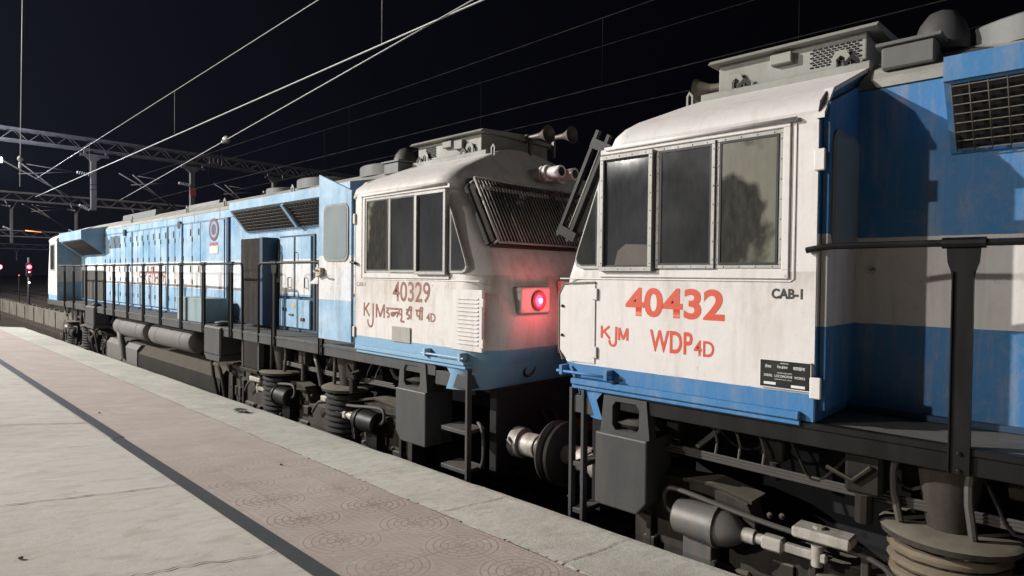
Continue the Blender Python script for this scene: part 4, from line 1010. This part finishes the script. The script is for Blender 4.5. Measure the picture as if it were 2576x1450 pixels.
# ================================================================== TRACKS AND GROUND
ball = concrete("ballast", (.055, .048, .042), (.085, .075, .065), (.03, .026, .022), 3, .95, .6, None, 1.0)
mb = MB(); mb.face([(-300, -100, -1.12), (400, -100, -1.12), (400, 600, -1.12), (-300, 600, -1.12)]); struct(mb, "ground", ball)
railm = plain("rail_steel", (.30, .27, .25), .28, .9, .2, 6, (.12, .08, .06), .3, (1, 1, 1))
for xc in (5.5, 9.8, 14.3):
    mb = MB()
    for sx in (-1, 1):
        x = xc+sx*.84
        mb.prism([(x-.07, -1.02), (x-.07, -1.0), (x-.012, -.98), (x-.012, -.89), (x-.036, -.88), (x-.036, -.852), (x+.036, -.852), (x+.036, -.88), (x+.012, -.89), (x+.012, -.98), (x+.07, -1.0), (x+.07, -1.02)], fy, -40, 230)
    struct(mb, "railway_track", railm)
    mb = MB()
    for i in range(160): y = -12+i*.62; mb.box(xc-1.37, xc+1.37, y-.12, y+.12, -1.16, -1.022, .01)
    struct(mb, "track_sleepers", und)
mb = MB(); wallm = concrete("wall_concrete", (.10, .094, .074), (.17, .16, .125), (.07, .06, .05), 1.2, .9, .8)
mb.box(6.95, 7.2, 24, 75, -1.12, -.20, .01)
for i in range(17): mb.box(6.90, 6.95, 25+i*3.0, 25.25+i*3.0, -1.12, -.24, .01)
for i in range(40): mb.box(7.0, 7.15, 24.3+i*1.25, 24.45+i*1.25, -.20, -.20+random.uniform(.04, .14), .01)
tag(mb.build("low_wall", wallm), "low pale concrete wall beside the track beyond the platform end", "wall")

# ================================================================== OVERHEAD LINE
galv = plain("galvanised_steel", (.058, .052, .056), .7, 0, .2, 3, (.15, .13, .13), .5)
wirem = plain("contact_wire", (.42, .42, .40), .5, 0, .1, 3, (.3, .3, .28), .3)
wired = plain("dull_wire", (.014, .014, .015), .9, 0, .1, 3); wired.node_tree.nodes["Principled BSDF"].inputs["Specular IOR Level"].default_value = .05
insm = plain("insulator_grey", (.20, .20, .21), .4, 0, .1, 9, (.3, .3, .3), .3)
def truss(mb, x0, x1, y, zb, zt, w, pitch, chord=.07):
    for yy in (y-w/2, y+w/2):
        for z in (zb, zt): mb.box(x0, x1, yy-chord/2, yy+chord/2, z-chord*.75, z+chord*.75)
        n = int((x1-x0)/pitch); 
        for i in range(n):
            a = x0+i*pitch; mb.tube([(a, yy, zb), (a+pitch*.5, yy, zt), (a+pitch, yy, zb)], .022, 4)
    n = int((x1-x0)/pitch)
    for i in range(n):
        a = x0+i*pitch; mb.tube([(a, y-w/2, zb), (a+pitch*.5, y+w/2, zb)], .018, 4); mb.tube([(a, y-w/2, zt), (a+pitch*.5, y+w/2, zt)], .018, 4)
def gantry(Y, zb, zt, x0, x1, lab, drops, vee=False, pitch=1.0, red=None, w=.45):
    root = thing("overhead_gantry", (x0, Y, -1.12), lab, "gantry", "gantries over the tracks")
    f = lambda v: Vector((v.x-x0, v.y-Y, v.z+1.12))
    mb = MB(); truss(mb, x0, x1, Y, zb, zt, w, pitch); mb.build("truss_beam", galv, root, f)
    for x in (x0+.3, x1-.3):
        mb = MB()
        for dx in (-.18, .18): mb.box(x+dx-.05, x+dx+.05, Y-.1, Y+.1, -1.12, zt+.1)
        for i in range(14): z = -1+i*.62; mb.tube([(x-.18, Y, z), (x+.18, Y, z+.62)], .02, 4)
        mb.build("gantry_leg", galv, root, f)
    for k, (x, zl) in enumerate(drops):
        mb = MB()
        if vee:
            mb.tube([(x-.38, Y, zb-.02), (x, Y, zb-.72)], .045, 6); mb.tube([(x+.38, Y, zb-.02), (x, Y, zb-.72)], .045, 6); mb.box(x-.08, x+.08, Y-.08, Y+.08, zl, zb-.66)
            mb.build("drop_post", galv, root, f)
        else:
            mb.box(x-.45, x+.75, Y-.08, Y+.08, zb-.30, zb-.18); mb.box(x-.30, x-.22, Y-.05, Y+.05, zb-.18, zb); mb.box(x+.60, x+.68, Y-.05, Y+.05, zb-.18, zb)
            mb.prism([(x-.25, zb-.30), (x+.45, zb-.30), (x+.21, zb-.52), (x-.01, zb-.52)], fy, Y-.08, Y+.08)
            mb.box(x-.01, x+.21, Y-.11, Y+.11, zl, zb-.50)
            p = mb.build("drop_post", galv, root, f)
            if red == k:
                mb = MB(); mb.box(x-.05, x+.25, Y-.14, Y-.12, 6.05, 6.42); mb.build("red_plate", plain("red_plate_paint", (.45, .04, .05), .5), p, f)
            if k != red:
                mb = MB()
                for z in (5.9, 6.12): mb.box(x-.03, x+.23, Y-.13, Y+.13, z, z+.03)
                mb.build("clamp_band", dark, p, f)
    return root, f
DROPS = [(7.68, 4.90), (12.22, 4.9), (16.8, 4.9)]
root, f = gantry(36.0, 7.80, 8.32, -6, 27, "nearest lattice gantry crossing the tracks with T-headed drop posts", DROPS, pitch=1.02, red=1)
mb = MB()
for x in (13.15, 13.35, 13.6, 13.8): mb.box(x-.03, x+.03, 35.74, 35.78, 7.7, 8.4)
mb.build("splice_plates", galv, root, f)
gantry(58.0, 7.05, 7.65, -8, 40, "second lattice gantry farther down the line with Y-shaped drop posts", [(7.45, 3.95), (11.4, 3.9), (15.6, 3.9)], True, 1.35)
gantry(95.0, 6.05, 6.75, -10, 60, "third gantry, low and dim in the far distance", [(9, 3.9), (18.5, 3.9)], True, 2.0)
gantry(150.0, 6.1, 7.0, -20, 90, "faintest and farthest gantry near the horizon", [(12, 3.9), (20, 3.9)], True, 3.0)
# cantilever brackets on the near gantry's posts
def cantilever(x, Y, lab, s=1.0):
    root = thing("cantilever_bracket", (x, Y, 4.9), lab, "bracket", "cantilever brackets of the overhead line")
    f = lambda v: Vector((v.x, v.y, v.z))
    mb = MB(); mb.tube([(-.60, 0, .20), (-2.75, 0, 1.95)], .03, 6); mb.build("inclined_tube", galv, root)
    mb = MB(); mb.tube([(-.55, 0, .42), (-3.35, 0, 1.95)], .03, 6); mb.build("register_tube", galv, root)
    mb = MB(); mb.tube([(-.65, 0, 1.78), (-2.5, 0, 1.90)], .02, 6); mb.tube([(-.65, 0, 1.78), (-2.80, 0, 1.42)], .022, 6); mb.build("stay_tube", galv, root)
    for z0, z1, xa, xb in ((.02, .22, -.05, -.5), (1.72, 1.78, -.05, -.6)):
        mb = MB(); n = 6
        for i in range(n): mb.lathe((xa+(xb-xa)*(i+.2)/n, 0, z0+(z1-z0)*i/n), (-1, 0, .2), [(0, .035), (.02, .085), (.05, .06), (.06, .035)], 12)
        mb.build("insulator", insm, root)
    return root
cantilever(7.68, 36, "tubular bracket on the leftmost T-headed drop post, below the near gantry")
cantilever(12.22, 36, "tubular bracket on the drop post with the red plate, below the near gantry")
cantilever(16.8, 36, "tubular bracket on the drop post seen behind the grey roof drums, below the near gantry")
cantilever(7.45, 58, "tubular bracket on the Y-shaped post of the second gantry at far left")
cantilever(11.4, 58, "tubular bracket on the Y-shaped post of the second gantry just above the far cab")
# wires
def wire(x, za, zc, lab, y0, y1, drops, m, ra=.010, rc=.010, dropr=.004):
    root = thing("catenary_wire", (x, y0, zc), lab, "wire", "overhead line wires")
    f = lambda v: Vector((v.x-x, v.y-y0, v.z-zc))
    n = 30
    def sag(y): t = (y-y0)/(y1-y0); return 0
    mb = MB(); mb.tube([(x, y0+(y1-y0)*i/n, za(y0+(y1-y0)*i/n)) for i in range(n+1)], ra, 6); mb.build("messenger_wire", m, root, f)
    mb = MB(); mb.tube([(x, y0, zc), (x, y1, zc-.15)], rc, 6); mb.build("contact_wire", m, root, f)
    for y in drops:
        mb = MB(); mb.tube([(x, y, zc-.15*(y-y0)/(y1-y0)), (x, y, za(y))], dropr, 4); mb.build("dropper", m, root, f)
wire(5.5, lambda y: 6.86-.0195*y+.0*y, 5.49, "bright pair of wires above the locomotives joined by droppers", -20, 36, (-6, 1, 8.12, 17.3, 26), wirem, .008, .013, .004)
wire(9.5, lambda y: 6.78-.016*y+.0004*y*y, 5.50, "dim pair of wires over the next track, joined by thin droppers", -20, 36, (0, 6.9, 15.6, 26), wired, .009, .010)
wire(14.0, lambda y: 8.2, 6.55, "faintest pair of wires over the farthest track", -20, 36, (5, 15, 25), wired, .008, .009)
def seg(name, p0, p1, r, m, lab, ball_at=None):
    root = thing(name, p0, lab, "wire")
    f = lambda v: v-Vector(p0)
    mb = MB(); mb.tube([p0, p1], r, 6); mb.build("wire_strand", m, root, f)
    if ball_at is not None:
        c = Vector(p0)+(Vector(p1)-Vector(p0))*ball_at; d = (Vector(p1)-Vector(p0)).normalized()
        mb = MB(); mb.lathe(c, d, [(-.12, .02), (-.08, .07), (0, .10), (.07, .07), (.11, .03), (.2, .03), (.22, .06), (.34, .05), (.36, .02)], 16); mb.build("insulator", insb, root, f)
    return root
def pix(px, py, **kw):
    d = fw+rt*((px-1288)/1570)+up*((725-py)/1570); o = Vector((0, 0, 1.9))
    if 'y' in kw: t = kw['y']/d.y
    elif 'x' in kw: t = kw['x']/d.x
    return o+d*t
p0 = pix(1190, 0, x=5.4); p1 = pix(300, 505, y=36); pb = pix(570, 357, y=20)
q0 = p0+(p0-p1)*.4
ta = None
# fraction where the strand crosses the ball's image column
best = min(range(2000), key=lambda i: (lambda v: abs(((v-Vector((0, 0, 1.9))).dot(rt))/((v-Vector((0, 0, 1.9))).dot(fw))*1570+1288-570))(q0+(p1-q0)*(.2+.8*i/2000)))
insb = plain("ball_insulator", (.5, .5, .52), .3)
seg("anchor_wire", tuple(q0), tuple(p1), .011, wirem, "bright slanting wire carrying a round insulator high over the far locomotive", .2+.8*best/2000)
a = pix(60, -260, y=30); b = pix(48, 400, y=30); c = pix(50, 470, y=30)
r_ = seg("hanging_wire", tuple(a), tuple(c), .016, wirem, "upright wire with a shiny ball insulator at the left edge", (b-a).length/(c-a).length)

# ================================================================== FAR LIGHTS
def fix(name, loc, lab, cat): return thing(name, loc, lab, cat)
sigp = pix(73, 672, y=50)
root = thing("railway_signal", (sigp.x, 50, -1.12), "railway signal showing a bright red light at far left", "signal")
f = lambda v: Vector((v.x-sigp.x, v.y-50, v.z+1.12))
mb = MB(); mb.cyl((sigp.x, 50.1, -1.12), (sigp.x, 50.1, sigp.z+.6), .07, 10); mb.build("signal_post", gry, root, f)
mb = MB(); mb.box(sigp.x-.16, sigp.x+.16, 49.9, 50.1, sigp.z-.6, sigp.z+.25, .02); mb.build("signal_head", coilblk, root, f)
for dz, m, r in ((0, emit("signal_red", (1, .025, .04), 25), .12), (-.33, emit("signal_white", (1, .5, .55), 5), .045), (-.75-.25, emit("signal_lamp_white", (.9, .95, 1), 5), .05)):
    mb = MB(); mb.lathe((sigp.x, 49.9, sigp.z+dz), (0, -1, 0), [(0, r), (.04, r*.8), (.06, .01)], 16); mb.build("signal_lens", m, root, f, "lit red lens" if dz == 0 else "small white lens")
lamp("signal_glow", (sigp.x, 49.5, sigp.z), 15, (1, .04, .07), .1)
for (px, py, Y, col, s_, r, lab) in ((-1, 672, 48, (1, .05, .1), 30, .12, "red lamp at the very left edge of the frame"), (179, 655, 60, (.8, .9, 1), 12, .05, "tiny white lamp just left of the far cab"), (48, 693, 60, (1, .1, .06), 2.5, .04, "tiny dim red lamp low beside the red signal")):
    p = pix(px, py, y=Y); root = thing("distant_lamp", (p.x, Y, -1.12), lab, "lamp")
    mb = MB(); mb.cyl((0, .05, 0), (0, .05, p.z+1.12), .03, 8); mb.build("lamp_post", dark, root)
    mb = MB(); mb.lathe((0, 0, p.z+1.12), (0, -1, 0), [(0, r), (.03, r*.7), (.05, .005)], 14); mb.build("lamp_lens", emit("distant_lens", col, s_), root)
p = pix(84, 583, y=60); root = thing("tube_lamp", (p.x, 60, p.z), "orange fluorescent tube lamp on a dark bar at far left", "lamp")
mb = MB(); mb.cyl((-.5, 0, .05), (.5, 0, -.02), .035, 10); mb.build("tube", emit("orange_tube", (1, .33, .10), 1.1), root)
mb = MB(); mb.box(-.7, .7, .04, .12, .03, .12); mb.build("lamp_bracket", dark, root)
# white floodlamp at the left edge of the view
p = pix(-7, 402, y=34); root = thing("platform_floodlamp", (p.x, 34, -1.12), "blinding white floodlamp half cut off by the left edge", "lamp")
mb = MB(); mb.tube([(-1.2, .2, 0), (-1.2, .2, p.z+1.3), (-.2, .2, p.z+1.35)], .07, 10); mb.build("lamp_post", galv, root)
mb = MB(); mb.box(-.18, .18, -.05, .15, p.z+1.0, p.z+1.24, .02); mb.build("lamp_housing", galv, root)
mb = MB(); mb.box(-.15, .15, -.065, -.052, p.z+1.03, p.z+1.21); mb.build("lamp_panel", emit("floodlamp_panel", (.75, .82, 1.0), 120), root)
lamp("platform_floodlamp_light", (p.x-.05, 33.6, p.z), 900, (.72, .80, 1.0), .15)

# ================================================================== NIGHT HAZE
def haze():
    m = bpy.data.materials.new("night_haze"); m.use_nodes = True; N = m.node_tree.nodes; L = m.node_tree.links
    N.remove(N["Principled BSDF"]); v = N.new("ShaderNodeVolumePrincipled"); v.inputs["Density"].default_value = HAZE
    v.inputs["Color"].default_value = (.62, .72, 1.0, 1); v.inputs["Anisotropy"].default_value = .55
    L.new(v.outputs[0], N["Material Output"].inputs["Volume"])
    mb = MB(); mb.box(-60, 160, -80, 330, -2.2, 60); o = mb.build("haze", m); o["kind"] = "stuff"
HAZE = .00015
haze()
